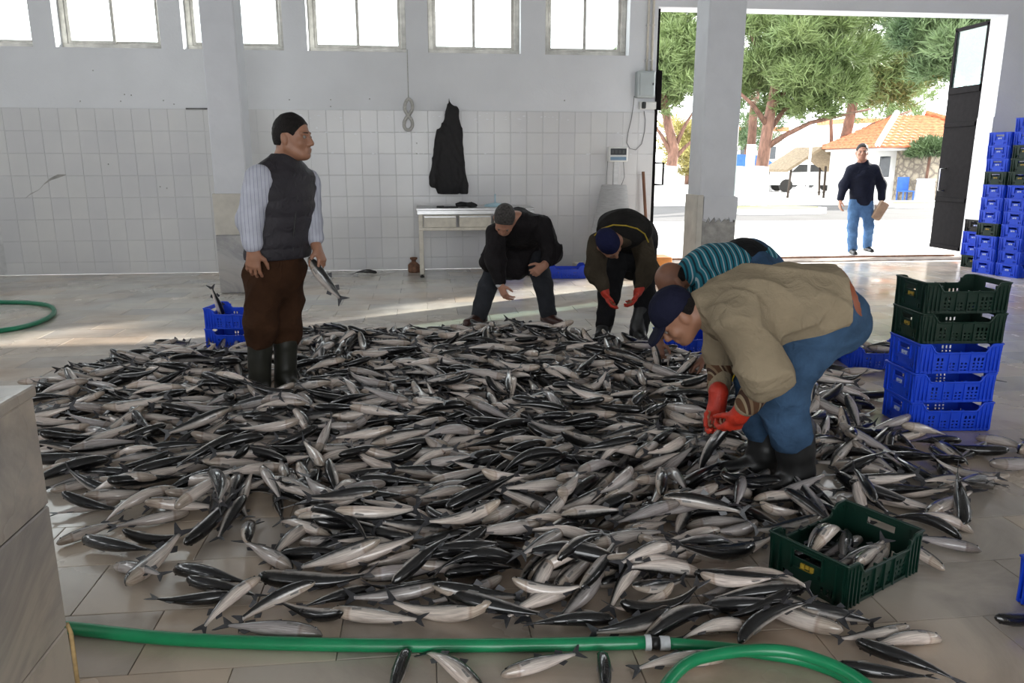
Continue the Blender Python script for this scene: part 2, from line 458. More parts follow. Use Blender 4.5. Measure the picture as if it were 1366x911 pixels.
# floor: a bed and marble slabs
fl = struct(MB().box(((X0 + X1) / 2, (YN + WY) / 2, -.06), (X1 - X0, WY - YN, .1)).build('floor', M['floorbed']))
SX, SY = .60, .335
slabs = []
ny = int((WY - .02 + 1.5) / SY)
for j in range(ny):
    yb_ = WY - .01 - j * SY; ya_ = yb_ - SY
    x = X0 + (j % 2) * -.3
    while x < X1:
        a, b = max(x, X0), min(x + SX, X1)
        if b - a > .05: slabs.append((a, b, ya_, yb_))
        x += SX
def slab_geo(a, b, ya_, yb_, z):
    t = .003
    return MB().box(((a + b) / 2, (ya_ + yb_) / 2, z - .012), (b - a - t, yb_ - ya_ - t, .024), b=.0015)
vis = []
for i, sl in enumerate(slabs):
    cx, cy = (sl[0] + sl[1]) / 2, (sl[2] + sl[3]) / 2
    p = proj((cx, cy, 0))
    inpile = ((cx - .1) / 2.2) ** 2 + ((cy - 4.4) / 2.3) ** 2 < 1
    if p[2] > .3 and -60 < p[0] < 1420 and p[1] < 960 and not inpile: vis.append((p[2], i))
vis.sort(); own = {i for _, i in vis[:300]}
smesh = {}
def slab_obj(i):
    a, b, ya_, yb_ = slabs[i]; key = (round(b - a, 2), i % 9)
    if key not in smesh:
        mb = slab_geo(-(b - a) / 2, (b - a) / 2, -SY / 2, SY / 2, 0); me = mb.mesh('slab')
        attr(me, 'rnd', [random.Random(i % 9 * 7 + 3).random()] * len(mb.v)); me.materials.append(M['marble_floor']); smesh[key] = me
    o = bpy.data.objects.new('slab', smesh[key]); COL.objects.link(o); o.parent = fl
    o.location = Vector(((a + b) / 2, (ya_ + yb_) / 2, random.Random(i).uniform(-.0012, 0))) - worg(fl)
mb = MB(); rv = []
for i in range(len(slabs)):
    if i in own: slab_obj(i)
    else:
        n0 = len(mb.v)
        a, b, ya_, yb_ = slabs[i]
        slab_geo(a, b, ya_, yb_, random.Random(i).uniform(-.0012, 0))
        mb.add(*(lambda g: (g.v, g.f))(slab_geo(a, b, ya_, yb_, random.Random(i).uniform(-.0012, 0))))
        rv += [random.Random(i * 7 + 3).random()] * (len(mb.v) - n0)
o = stuff(mb.build('slab_field', M['marble_floor'], fl)); attr(o.data, 'rnd', rv)

# columns
def column(n, x0, x1, y0, y1, zc, faces):
    t = empty('trim_%d' % n, ((x0 + x1) / 2, (y0 + y1) / 2, 0)); struct(t)
    mb = MB()
    nz = 24; ch = .015
    poly = [(x0 + ch, y0), (x1 - ch, y0), (x1, y0 + ch), (x1, y1), (x0, y1), (x0, y0 + ch)]
    mb.prism(poly, 0, ZC, lambda u, v, d: (u, v, d))
    mb.build('column_shaft', M['plaster_col'], t)
    for (fx0, fx1, fy0, fy1, z0, z1, mm) in faces:
        MB().box(((fx0 + fx1) / 2, (fy0 + fy1) / 2, (z0 + z1) / 2), (fx1 - fx0, fy1 - fy0, z1 - z0), b=.004).build('cladding_slab', mm, t)
    return t
cx0, cx1 = -2.32, -1.96
column(3, cx0, cx1, 9.0, 9.36, 1.1, [(cx0 - .02, cx1 + .02, 8.975, 9.0, .005, .66, M['marble_block']), (cx0 - .02, cx1 + .02, 8.975, 9.0, .665, 1.12, M['stone_clad']), (cx1, cx1 + .022, 9.0, 9.36, .005, 1.12, M['stone_clad']), (cx0 - .022, cx0, 9.0, 9.36, .005, 1.12, M['stone_clad'])])
rx0, rx1 = 3.26, 3.70
cR = column(4, rx0, rx1, 9.0, 9.42, 1.1, [(rx0 - .03, rx0, 8.97, 9.42, .005, 1.08, M['stone_clad']), (rx0 - .03, rx0 + .04, 8.965, 8.998, .005, 1.08, M['stone_clad'])])
# front of the right column: render broken away over rough concrete
mb = MB()
rr = random.Random(9)
n = 18
top = [(rx0 + .05 + (rx1 - rx0 - .03) * i / n, .78 + rr.uniform(-.035, .03)) for i in range(n + 1)]
poly = [(rx0 + .05, .03), (rx1 + .02, .03)] + [(x, z) for x, z in reversed(top)]
mb.prism(poly, 8.985, 9.001, lambda u, v, d: (u, d, v)); mb.build('rough_patch', M['concrete'], cR)
top2 = [(x, z + .012 + rr.uniform(0, .02)) for x, z in top]
poly = [(x, z) for x, z in top2] + [(rx1 + .03, 1.05), (rx1 - .02, 1.07), (rx0 + .05, 1.06)]
mb = MB(); mb.prism(poly, 8.972, 9.001, lambda u, v, d: (u, d, v)); mb.build('render_patch', M['plaster_col'], cR)
mb = MB(); mb.box((rx1 + .012, 9.2, .55), (.024, .4, 1.0), b=.006); mb.build('cladding_slab', M['concrete'], cR)

# marble clad low wall in the left foreground
BX, BYf, BH = -1.0, 1.99, .91
bl = struct(MB().box((BX - .32, (BYf - 2.0) / 2, BH / 2 - .005), (.60, BYf + 2.0 - .04, BH - .05)).build('wall_low', M['concrete']))
def panel(c, d, r):
    mb = MB().box(c, d, b=.004); o = mb.build('marble_slab', M['marble_block'], bl); attr(o.data, 'rnd', [r] * len(mb.v))
zs = [(.005, .225), (.229, .585), (.589, BH - .03)]
for (za, zb), r in zip(zs, (.35, .15, .55)):
    yy = BYf
    for k in range(4):
        ln = .62 if k else (.62, .43, .55)[zs.index((za, zb))]
        panel((BX - .01, yy - ln / 2, (za + zb) / 2), (.022, ln - .004, zb - za), (r + .31 * k) % 1); yy -= ln
    panel((BX - .32, BYf - .01, (za + zb) / 2), (.596, .022, zb - za), (r + .2) % 1)
yy = BYf + .012
for k in range(4):
    panel((BX - .31, yy - .31, BH - .015), (.63, .616, .03), (.45 + .23 * k) % 1); yy -= .62
MB().tube([(BX - .001, BYf + .002, .232), (BX + .004, BYf + .006, .2), (BX + .003, BYf + .004, .01)], .006, 6).build('joint_mortar', mat('ochre_mortar', (.42, .29, .13), .8, var=.3, scale=30), bl)

# doors
dr = struct(empty('door_1', (DR, WO, 0)))
lx0, lx1, ly0, ly1 = DR + .0, DR + .05, WO + .01, WO + .76
MB().box(((lx0 + lx1) / 2, (ly0 + ly1) / 2, 1.35), (.05, ly1 - ly0, 2.5), b=.006).build('door_leaf', M['black_iron'], dr)
for (z0, z1) in ((.1, .16), (.85, .91), (2.0, 2.06), (2.5, 2.6)):
    MB().box((lx0 - .008, (ly0 + ly1) / 2, (z0 + z1) / 2), (.02, ly1 - ly0 - .04, z1 - z0), b=.004).build('door_rail', M['black_iron'], dr)
for (a, b) in ((ly0, ly0 + .05), (ly1 - .05, ly1)):
    MB().box(((lx0 + lx1) / 2, (a + b) / 2, 3.03), (.05, .05, .86)).build('door_stile', M['black_iron'], dr)
MB().box(((lx0 + lx1) / 2, (ly0 + ly1) / 2, 3.46), (.05, ly1 - ly0, .05)).build('door_rail', M['black_iron'], dr)
MB().box(((lx0 + lx1) / 2, (ly0 + ly1) / 2, 3.02), (.008, ly1 - ly0 - .1, .83)).build('pane', M['glass_green'], dr)
hb = MB()
for sx in (-1, 1):
    xx = (lx0 + lx1) / 2 + sx * .025
    hb.tube([(xx, ly1 - .18, 1.02), (xx + sx * .09, ly1 - .18, 1.02), (xx + sx * .09, ly1 - .18, 1.36), (xx, ly1 - .18, 1.36)], .014, 8)
hb.build('door_handle', M['steel'], dr)
dl = struct(empty('door_2', (DL, WO, 0)))
MB().box((DL + .045, WO + .36, 1.4), (.05, .72, 2.6), b=.005).build('door_leaf', M['black_iron'], dl)
MB().box((DL + .025, WY + .16, 1.4), (.05, .30, 2.6), b=.005).build('door_post', M['black_iron'], dl)
MB().box((DL + .035, WY - .03, 2.42), (.075, .06, .52), b=.008).build('door_bolt_plate', M['black_iron'], dl)
MB().box((DL + .055, WY + .16, 3.1), (.03, .05, .8)).build('door_rail', M['black_iron'], dl)
hy = WY + .0
MB().tube([(DL + .04, hy + .03, 1.15), (DL + .17, hy + .03, 1.15), (DL + .17, hy + .03, 1.45), (DL + .04, hy + .03, 1.45)], .015, 8).build('door_handle', M['black_iron'], dl)
# ------------------------------------------------------------------ outside
M['paving'] = mat('pale_concrete_paving', (.55, .54, .52), .85, var=.08, scale=.8, bmp=.2, bscale=12, coord='Object')
M['asphalt'] = mat('grey_asphalt', (.062, .060, .060), .9, var=.15, scale=1.2, bmp=.3, bscale=40)
M['kerb'] = mat('white_painted_kerb', (.72, .72, .70), .8, var=.08, scale=5)
M['grass'] = mat('dry_grass', (.22, .24, .09), .95, var=.35, scale=3)
M['bark'] = mat('pine_bark', (.16, .085, .06), .9, var=.45, scale=9, bmp=.9, bscale=16, stretch=(1, 1, .35))
M['limewash'] = mat('limewashed_bark', (.80, .80, .78), .85, var=.06, scale=12, bmp=.6, bscale=20)
def needles(name, a, b):
    m, nt, bs = nodes(name)
    n = tex(nt, coord='Object', scale=.9, detail=6)
    nt.links.new(ramp(nt, n.outputs['Fac'], [(.3, a), (.7, b)]), bs.inputs['Base Color'])
    setin(bs, Roughness=.6)
    bs.inputs['Transmission Weight'].default_value = 0
    return m
M['needle'] = needles('pine_needles', (.085, .135, .040), (.20, .26, .095))
M['needle_dark'] = needles('deep_green_needles', (.050, .095, .040), (.13, .19, .075))
M['leaf_yellow'] = needles('yellowing_leaves', (.20, .19, .05), (.36, .30, .10))
M['thatch'] = mat('reed_thatch', (.22, .17, .11), .95, var=.3, scale=6, bmp=.9, bscale=30, stretch=(1, 1, 6))
M['darkwood'] = mat('dark_post_wood', (.06, .045, .035), .8, var=.3, scale=9)
M['rooftile'] = mat('clay_roof_tile', (.50, .16, .07), .75, var=.35, scale=7, bmp=.3)
M['whitewall'] = mat('outdoor_white_wall', (.75, .74, .72), .85, var=.05, scale=3)
M['dark_window'] = mat('dark_window_glass', (.03, .035, .04), .1)
M['car_white'] = mat('white_car_paint', (.7, .7, .7), .3, var=.03)
M['car_blue'] = mat('blue_grey_car_paint', (.10, .14, .24), .3, var=.05)
M['tarp'] = mat('blue_tarpaulin', (.03, .12, .45), .6, var=.15)
def stone_wall_mat():
    m, nt, b = nodes('rubble_stone_wall')
    v = tex(nt, 'ShaderNodeTexVoronoi', scale=3.6); v.feature = 'DISTANCE_TO_EDGE'
    v2 = tex(nt, 'ShaderNodeTexVoronoi', scale=3.6)
    mx = N(nt, 'ShaderNodeMixRGB')
    nt.links.new(ramp(nt, v.outputs['Distance'], [(.02, (0, 0, 0)), (.09, (1, 1, 1))]), mx.inputs[0])
    mx.inputs[1].default_value = (.20, .17, .14, 1)
    nt.links.new(ramp(nt, v2.outputs['Color'], [(.1, (.26, .22, .17)), (.9, (.44, .38, .29))]), mx.inputs[2])
    nt.links.new(mx.outputs[0], b.inputs['Base Color']); setin(b, Roughness=.9)
    bump(nt, b, v.outputs['Distance'], .8, .05)
    return m
M['rubble'] = stone_wall_mat()

struct(MB().box((20, 15.2, -.10), (110, 8.0, .16)).build('ground_paving', M['paving']))
struct(MB().box((20, 22.8, -.105), (110, 7.2, .16)).build('ground_road', M['asphalt']))
struct(MB().box((20, 61.4, -.09), (150, 70, .16)).build('ground_far', M['paving']))
struct(MB().box((17, 26.5, .0), (46, .4, .22), b=.03).build('kerb_far', M['kerb']))
# planted island with white kerb round the first pine
isl = struct(empty('island_1', (10.2, 22.4, 0)))
MB().prism([(10.2 + 1.9 * c_(t * math.pi / 8), 22.4 + .85 * s_(t * math.pi / 8)) for t in range(16)], -.05, .13, lambda u, v, d: (u, v, d)).build('kerb_ring', M['kerb'], isl)
MB().prism([(10.2 + 1.65 * c_(t * math.pi / 8), 22.4 + .65 * s_(t * math.pi / 8)) for t in range(16)], .13, .15, lambda u, v, d: (u, v, d)).build('soil', M['grass'], isl)
isl2 = struct(empty('island_2', (16.4, 24.6, 0)))
MB().prism([(16.4 + .9 * c_(t * math.pi / 8), 24.6 + .5 * s_(t * math.pi / 8)) for t in range(16)], -.05, .12, lambda u, v, d: (u, v, d)).build('kerb_ring', M['kerb'], isl2)
MB().prism([(16.4 + .75 * c_(t * math.pi / 8), 24.6 + .38 * s_(t * math.pi / 8)) for t in range(16)], .12, .14, lambda u, v, d: (u, v, d)).build('soil', M['grass'], isl2)

def tufts(mb_v, mb_f, rs, c, r, n, ln, per, wid):
    """needle bunches over and inside an ellipsoid, one triangle a needle (numpy)"""
    d = rs.normal(size=(n, 3)); d /= np.linalg.norm(d, axis=1)[:, None]
    d[:, 2] = np.where(d[:, 2] < -.35, -d[:, 2] * .6, d[:, 2])
    q = rs.uniform(.45, 1.0, n) ** .45
    p = np.array(c) + d * np.array(r) * q[:, None]
    ax = d + np.array([0, 0, .45]); ax /= np.linalg.norm(ax, axis=1)[:, None]
    P = np.repeat(p, per, 0); A = np.repeat(ax, per, 0)
    e = rs.normal(size=P.shape) * .62 + A; e /= np.linalg.norm(e, axis=1)[:, None]
    L = rs.uniform(.65, 1.15, len(P)) * ln
    s = np.cross(e, rs.normal(size=P.shape)); s /= np.linalg.norm(s, axis=1)[:, None] + 1e-9
    base = P - A * ln * rs.uniform(0, .8, len(P))[:, None]
    v = np.stack([base - s * wid, base + s * wid, base + e * L[:, None]], 1).reshape(-1, 3)
    mb_v.append(v)
def fast_mesh(name, V, loops_per=3):
    me = bpy.data.meshes.new(name); nv = len(V); nf = nv // loops_per
    me.vertices.add(nv); me.vertices.foreach_set('co', np.asarray(V, np.float32).ravel())
    me.loops.add(nv); me.loops.foreach_set('vertex_index', np.arange(nv, dtype=np.int32))
    me.polygons.add(nf); me.polygons.foreach_set('loop_start', np.arange(0, nv, loops_per, dtype=np.int32))
    me.update(calc_edges=True); me.validate()
    return me
def pine(name, base, label, trunk, r0, paint, clumps, limbs, seed, m, tuft=(.34, 12, .019), dens=48, group=None):
    rs = np.random.RandomState(seed)
    t = empty(name, base, label, 'tree', group)
    B = Vector(base)
    pts = [B + Vector(p) for p in trunk]
    n = len(pts)
    rad = [r0 * (1 - .45 * i / (n - 1)) for i in range(n)]
    MB().tube(pts, rad, 12).build('trunk', M['bark'], t)
    if paint:
        pp = []; zt = B.z + paint
        for i in range(n):
            if pts[i].z <= zt: pp.append((pts[i], rad[i] + .012))
        a, b = pp[-1][0], pts[min(len(pp), n - 1)]
        k = (zt - a.z) / max(.01, b.z - a.z); pp.append((a + (b - a) * k, pp[-1][1] * .96))
        MB().tube([p for p, _ in pp], [r for _, r in pp], 12).build('limewash_band', M['limewash'], t)
    for L in limbs:
        ps = [B + Vector(p) for p in L]
        MB().tube(ps, [r0 * .42 * (1 - .7 * i / (len(ps) - 1)) for i in range(len(ps))], 7).build('branch', M['bark'], t)
    V = []
    for (c, r) in clumps:
        nn = int(dens * (r[0] * r[1] + r[0] * r[2] + r[1] * r[2]) / 3 * 4)
        tufts(V, None, rs, tuple(Vector(c)), r, nn, tuft[0], tuft[1], tuft[2])
    V = np.concatenate(V)
    o = bpy.data.objects.new('foliage', fast_mesh('foliage', V)); COL.objects.link(o); o.parent = t; o['kind'] = 'stuff'
    o.data.materials.append(m)
    return t
def blob_clumps(seed, c, r, n, s):
    rs = np.random.RandomState(seed); out = []
    for i in range(n):
        d = rs.normal(size=3); d /= np.linalg.norm(d); q = rs.uniform(.35, .95)
        k = s * rs.uniform(.75, 1.25)
        out.append(((c[0] + d[0] * r[0] * q, c[1] + d[1] * r[1] * q, c[2] + d[2] * r[2] * q), (k, k, k * .72)))
    return out
t1 = tuple(gz(1012, 281)); t1 = (t1[0], t1[1], .12)
pine('pine_tree', t1, 'wide round pine with forked reddish trunk, white lower trunk, beside grey column', [(0, 0, 0), (.03, 0, .6), (.0, .0, 1.2), (.06, 0, 1.9), (.12, 0, 2.6), (.3, .1, 3.6), (.5, .1, 4.6)], .23, 1.22,
     blob_clumps(3, (.9, .2, 4.45), (2.7, 2.2, 1.95), 58, .80), [[(.05, 0, 1.75), (.6, -.2, 2.15), (1.3, -.3, 2.5), (2.4, -.4, 2.75), (3.1, -.4, 2.9)], [(.1, 0, 2.4), (-.5, -.2, 3.0), (-1.2, -.3, 3.5)], [(.2, 0, 3.0), (.9, .3, 3.7), (1.7, .4, 4.4)], [(.1, 0, 2.2), (.8, .5, 2.9), (1.8, .7, 3.4)], [(.3, .1, 3.6), (-.3, .2, 4.5), (-.6, .2, 5.2)]], 11, M['needle'])
t2 = tuple(gz(1113, 263)); t2 = (t2[0], t2[1], 0)
pine('pine_tree', t2, 'farther pine whose white trunk splits in two, behind the walking man', [(0, 0, 0), (0, 0, .6), (.05, 0, 1.1), (.1, 0, 1.6), (.3, 0, 2.8), (.5, 0, 4.4), (.6, 0, 6)], .30, 1.05,
     blob_clumps(5, (.9, 0, 6.2), (3.6, 3.0, 2.9), 54, 1.0), [[(.0, 0, 1.0), (-.3, 0, 1.8), (-.45, 0, 3.0), (-.6, 0, 4.6)], [(.15, 0, 1.8), (1.0, 0, 2.6), (2.2, 0, 3.4)], [(.2, 0, 2.2), (1.4, 0, 3.0), (3.2, .2, 3.6)]], 12, M['needle'], tuft=(.42, 10, .028), dens=30)
pine('pine_tree', (13.4, 17.7, -.02), 'dense pine hanging over the doorway beside the open black door', [(0, 0, 0), (.05, 0, 1), (.1, 0, 2), (.0, .1, 3.2), (-.1, .1, 4.6), (-.1, .1, 6)], .2, 1.1,
     blob_clumps(8, (.1, .2, 5.5), (2.1, 2.3, 2.9), 74, .80), [[(.1, 0, 2.2), (-.6, -.2, 3.0), (-1.2, -.3, 3.6)], [(.1, 0, 2.4), (.9, .2, 3.2)]], 13, M['needle_dark'], tuft=(.30, 12, .019), dens=85)
t4 = tuple(gz(893, 263)); t4 = (t4[0], t4[1], 0)
pine('pine_tree', t4, 'leaning pine with pale branching trunk seen between door post and column', [(0, 0, 0), (.0, 0, 1.0), (.1, 0, 2.0), (-.2, 0, 3.0), (-.6, 0, 4.6)], .28, 1.3,
     blob_clumps(9, (-.1, 0, 5.6), (2.6, 2.2, 2.6), 40, .9), [[(.05, 0, 1.5), (.6, 0, 2.1), (1.2, 0, 2.6)], [(.05, 0, 1.7), (-.5, 0, 2.6), (-1, 0, 3.2)], [(.1, 0, 2.0), (.5, 0, 2.9), (.9, 0, 3.6)]], 14, M['needle'], tuft=(.42, 10, .028), dens=30)
far_t = [(920, 205, 52, 'leaf_yellow', 'yellowing tree behind the pale branching pine'), (1000, 150, 58, 'needle_dark', 'tall dark tree far behind the round pine'), (1190, 120, 46, 'needle', 'bushy green tree behind the tiled roof kiosk')]
for (px, py, Y, mm, lab) in far_t:
    p = atY(px, py, Y)
    r = 3.4 if mm != 'leaf_yellow' else 2.2
    pine('background_tree', (p.x, p.y, 0), lab, [(0, 0, 0), (0, 0, 2), (0, 0, max(3, p.z))], .25, 0, blob_clumps(int(px), (0, 0, max(2.5, p.z)), (r, r, r), 26, 1.3), [], int(px), M[mm], tuft=(.6, 7, .03), dens=9)
p = gz(997, 270)
lp = MB().tube([(p.x, p.y, 0), (p.x, p.y, 1.2), (p.x, p.y, 2.1)], [.17, .165, .16], 12).build('painted_trunk', M['limewash'])
tag(lp, 'white painted bare trunk just left of the round pine trunk', 'tree trunk')
MB().tube([(p.x, p.y, 2.1), (p.x, p.y, 3.4), (p.x + .1, p.y, 5.2)], [.16, .15, .12], 10).build('upper_trunk', M['bark'], lp)

# kiosk
kb = gz(1196, 266); kx0, ky0 = kb.x, 27.6
kx0 = atY(1196, 266, 27.6).x
ko = empty('kiosk', (kx0 + 2.4, ky0 + 1.8, 0), 'low rubble-stone kiosk with orange clay tile roof', 'building')
MB().box((kx0 + 2.4, ky0 + 1.8, .95), (4.8, 3.6, 1.9)).build('stone_wall', M['rubble'], ko)
MB().box((kx0 - .45, ky0 + 1.9, .95), (.9, 3.2, 1.9)).build('white_wall', M['whitewall'], ko)
MB().box((kx0 - .45, ky0 + .28, 1.3), (.4, .06, .75), b=.01).build('window', M['dark_window'], ko)
MB().box((kx0 + 2.0, ky0 + 1.8, 1.93), (6.2, 4.3, .1), b=.03).build('eave_board', M['whitewall'], ko)
ex0, ex1, ey0, ey1, ez, rz_ = kx0 - 1.25, kx0 + 5.2, ky0 - .45, ky0 + 4.1, 1.99, 3.25
ap = ((ex0 + ex1) / 2 - 1.2, (ey0 + ey1) / 2)
NR = 12
for k in range(NR):                    # courses of roof tiles, one over the other
    t0, t1_ = k / NR, (k + 1.25) / NR
    mb = MB()
    def ring(t, dz):
        t = min(t, .985)
        q = lambda a, b: a + (b - a) * t
        z = ez + (rz_ - ez) * t + dz
        return [(q(ex0, ap[0]), q(ey0, ap[1]), z), (q(ex1, ap[0] + 1.2), q(ey0, ap[1]), z), (q(ex1, ap[0] + 1.2), q(ey1, ap[1]), z), (q(ex0, ap[0]), q(ey1, ap[1]), z)]
    a, b = ring(t0, .05), ring(t1_, 0.0); a2 = ring(t0, 0.0)
    # corrugated front edge
    for s in range(4):
        A, B_ = Vector(a[s]), Vector(a[(s + 1) % 4]); Cc, D = Vector(b[s]), Vector(b[(s + 1) % 4])
        n = max(6, int((B_ - A).length / .16)); vs = []; fs = []
        for i in range(n + 1):
            u = i / n; w = .035 * abs(s_(u * n * math.pi / 2)) if i % 2 else 0
            vs += [A.lerp(B_, u) + Vector((0, 0, w)), Cc.lerp(D, u) + Vector((0, 0, w)), Vector(a2[s]).lerp(Vector(a2[(s + 1) % 4]), u)]
        for i in range(n): fs += [(3 * i, 3 * i + 3, 3 * i + 4, 3 * i + 1), (3 * i + 2, 3 * i + 5, 3 * i + 3, 3 * i)]
        mb.add(vs, fs)
    mb.build('roof_course', M['rooftile'], ko)
hp = [(ex0, ey0, ez + .1), (ap[0], ap[1], rz_ + .1)]
MB().tube(hp, .11, 8).build('hip_ridge', M['kerb'], ko)
MB().tube([(ex1, ey0, ez + .1), (ap[0] + 1.2, ap[1], rz_ + .1)], .11, 8).build('hip_ridge', M['rooftile'], ko)
# potted tree, blue chair, barrel
pp = gz(1233, 268)
pt = empty('potted_tree', (pp.x, 26.9, 0), 'round clipped tree in a white planter before the stone kiosk', 'potted tree')
pxx = atY(1233, 260, 26.9).x; pt.location = (pxx, 26.9, 0)
MB().lathe([(.30, 0), (.34, .1), (.30, .8), (.34, .86), (.28, .88)], (pxx, 26.9, .0), 14).build('planter', M['kerb'], pt)
MB().tube([(pxx, 26.9, .8), (pxx + .02, 26.9, 1.3), (pxx + .05, 26.9, 1.7)], .05, 8).build('stem', M['bark'], pt)
V = []; tufts(V, None, np.random.RandomState(31), (.05, 0, 1.85), (.85, .8, .55), 900, .2, 7, .018)
o = bpy.data.objects.new('foliage', fast_mesh('foliage', np.concatenate(V))); COL.objects.link(o); o.parent = pt; o.data.materials.append(M['needle_dark']); o['kind'] = 'stuff'
cxx = atY(1207, 262, 27.05).x
ch = empty('plastic_chair', (cxx, 27.05, 0), 'small blue plastic chair by the stone kiosk wall', 'chair')
MB().box((cxx, 27.05, .42), (.46, .44, .04), b=.01).build('seat', M['tarp'], ch)
MB().box((cxx, 27.25, .68), (.46, .04, .5), b=.01).build('backrest', M['tarp'], ch)
for sx in (-1, 1):
    for sy in (-1, 1): MB().box((cxx + sx * .2, 27.05 + sy * .19, .2), (.04, .04, .4)).build('leg', M['tarp'], ch)
# thatched shelter
tx = atY(1072, 255, 32.5).x
th = empty('thatched_shelter', (tx, 32.5, 0), 'low thatched sunshade on dark posts between two pine trunks', 'shelter')
for sx in (-1, 1):
    mb = MB(); mb.prism([(0, 1.95), (sx * 1.45, 1.05), (sx * 1.45, 1.17), (0, 2.1)], 31.2, 33.6, lambda u, v, d: (tx + u, d, v)); mb.build('thatch_slope', M['thatch'], th)
for (dx, dy) in [(-1.25, -1.1), (-.4, -1.1), (.35, -1.1), (1.25, -1.1), (-1.25, 1.0), (1.25, 1.0)]:
    MB().tube([(tx + dx, 32.5 + dy, 0), (tx + dx * .94, 32.5 + dy, 1.3)], .05, 8).build('post', M['darkwood'], th)
MB().box((tx + 1.1, 31.6, .6), (.5, .5, 1.2), b=.02).build('locker', M['thatch'], th)
# lamp post, cars, boat, quay wall
lpx = atY(1076, 262, 30.5).x
tag(MB().lathe([(.09, 0), (.09, .2), (.055, .22), (.05, 2.4), (.02, 2.42)], (lpx, 30.5, 0), 10).build('white_post', M['kerb']), 'slim white post standing before the thatched sunshade', 'post')
def car(px, Y, label, m, rz):
    x = atY(px, 250, Y).x
    t = empty('parked_car', (x, Y, 0), label, 'car', rz=rz)
    prof = [(-2.0, .35), (-2.0, .8), (-1.2, .95), (-.7, 1.4), (.8, 1.42), (1.4, 1.0), (2.0, .85), (2.0, .35)]
    MB().prism(prof, -.8, .8, lambda u, v, d: (u, d, v)).build('body', m, t, world=False)
    MB().prism([(-1.05, .97), (-.68, 1.34), (.78, 1.36), (1.2, 1.02)], -.81, .81, lambda u, v, d: (u, d, v)).build('side_window', M['dark_window'], t, world=False)
    for sx in (-1.25, 1.25):
        for sy in (-.72, .72):
            MB().tube([(sx, sy - .1, .32), (sx, sy + .1, .32)], .32, 14).build('wheel', M['black_rubber'], t, world=False)
    return t
car(1045, 44, 'blue grey car parked far behind the round pine trunk', M['car_blue'], .2)
car(1075, 38, 'white car parked behind the thatched sunshade', M['car_white'], -.15)
bx_ = atY(985, 240, 40).x
bo = empty('boat', (bx_, 40, 0), 'white boat under a blue tarpaulin far beyond the column', 'boat')
MB().prism([(-2.2, 1.3), (-1.8, -.01), (1.6, -.01), (2.1, 1.2)], 39.3, 40.7, lambda u, v, d: (bx_ + u, d, v)).build('hull', M['car_white'], bo)
MB().prism([(-1.7, 1.3), (-.9, 1.9), (1.0, 1.8), (1.9, 1.22)], 39.4, 40.6, lambda u, v, d: (bx_ + u, d, v)).build('tarpaulin', M['tarp'], bo)
struct(MB().box((25, 55, .55), (90, .4, 1.1)).build('quay_wall', M['kerb']))
for k, (px, w, h) in enumerate([(975, 9, 4.2), (1190, 10, 5.0)]):
    x = atY(px, 230, 70).x
    fb = empty('far_building', (x, 72, 0), ['pale building glimpsed far behind the round pine trunk', 'long pale building glimpsed far behind the walking man'][k], 'building')
    MB().box((x, 72, h / 2), (w, 5, h)).build('wall', M['whitewall'], fb)
    MB().box((x, 72, h + .2), (w + .8, 5.8, .4)).build('roof', M['rooftile'], fb)
    for j in range(4): MB().box((x - w / 2 + (j + .5) * w / 4, 69.5, h * .55), (w / 8, .12, 1.1)).build('window', M['dark_window'], fb)

# ------------------------------------------------------------------ crates
CL, CW, CH, CP = .46, .31, .166, .167      # length, width, height, stacking pitch
def lattice(us, vs, hole, top, f, t):
    """solid sheet over the grid us x vs (v 0..1 of the height top(u)), open where hole(i, j); f(u, z, d) -> xyz, thickness t"""
    nu, nv = len(us), len(vs); vv = []
    for d in (0, t):
        for j in range(nv):
            for i in range(nu): vv.append(f(us[i], vs[j] * top(us[i]), d))
    I = lambda i, j, k: k * nu * nv + j * nu + i
    full = lambda i, j: 0 <= i < nu - 1 and 0 <= j < nv - 1 and not hole(i, j)
    fs = []
    for j in range(nv - 1):
        for i in range(nu - 1):
            if not full(i, j): continue
            fs += [(I(i, j, 0), I(i + 1, j, 0), I(i + 1, j + 1, 0), I(i, j + 1, 0)), (I(i, j, 1), I(i, j + 1, 1), I(i + 1, j + 1, 1), I(i + 1, j, 1))]
            if not full(i - 1, j): fs.append((I(i, j, 0), I(i, j + 1, 0), I(i, j + 1, 1), I(i, j, 1)))
            if not full(i + 1, j): fs.append((I(i + 1, j, 0), I(i + 1, j, 1), I(i + 1, j + 1, 1), I(i + 1, j + 1, 0)))
            if not full(i, j - 1): fs.append((I(i, j, 0), I(i, j, 1), I(i + 1, j, 1), I(i + 1, j, 0)))
            if not full(i, j + 1): fs.append((I(i, j + 1, 0), I(i + 1, j + 1, 0), I(i + 1, j + 1, 1), I(i, j + 1, 1)))
    return MB().add(vv, fs)
TP = .012                                   # inward taper at the foot
def dip(u):                                 # top edge of a long side: high corners, low middle
    a = abs(u) / (CL / 2)
    s = min(1, max(0, (a - .58) / .20)); s = s * s * (3 - 2 * s)
    return CH - .048 * (1 - s)
crate_meshes = {}
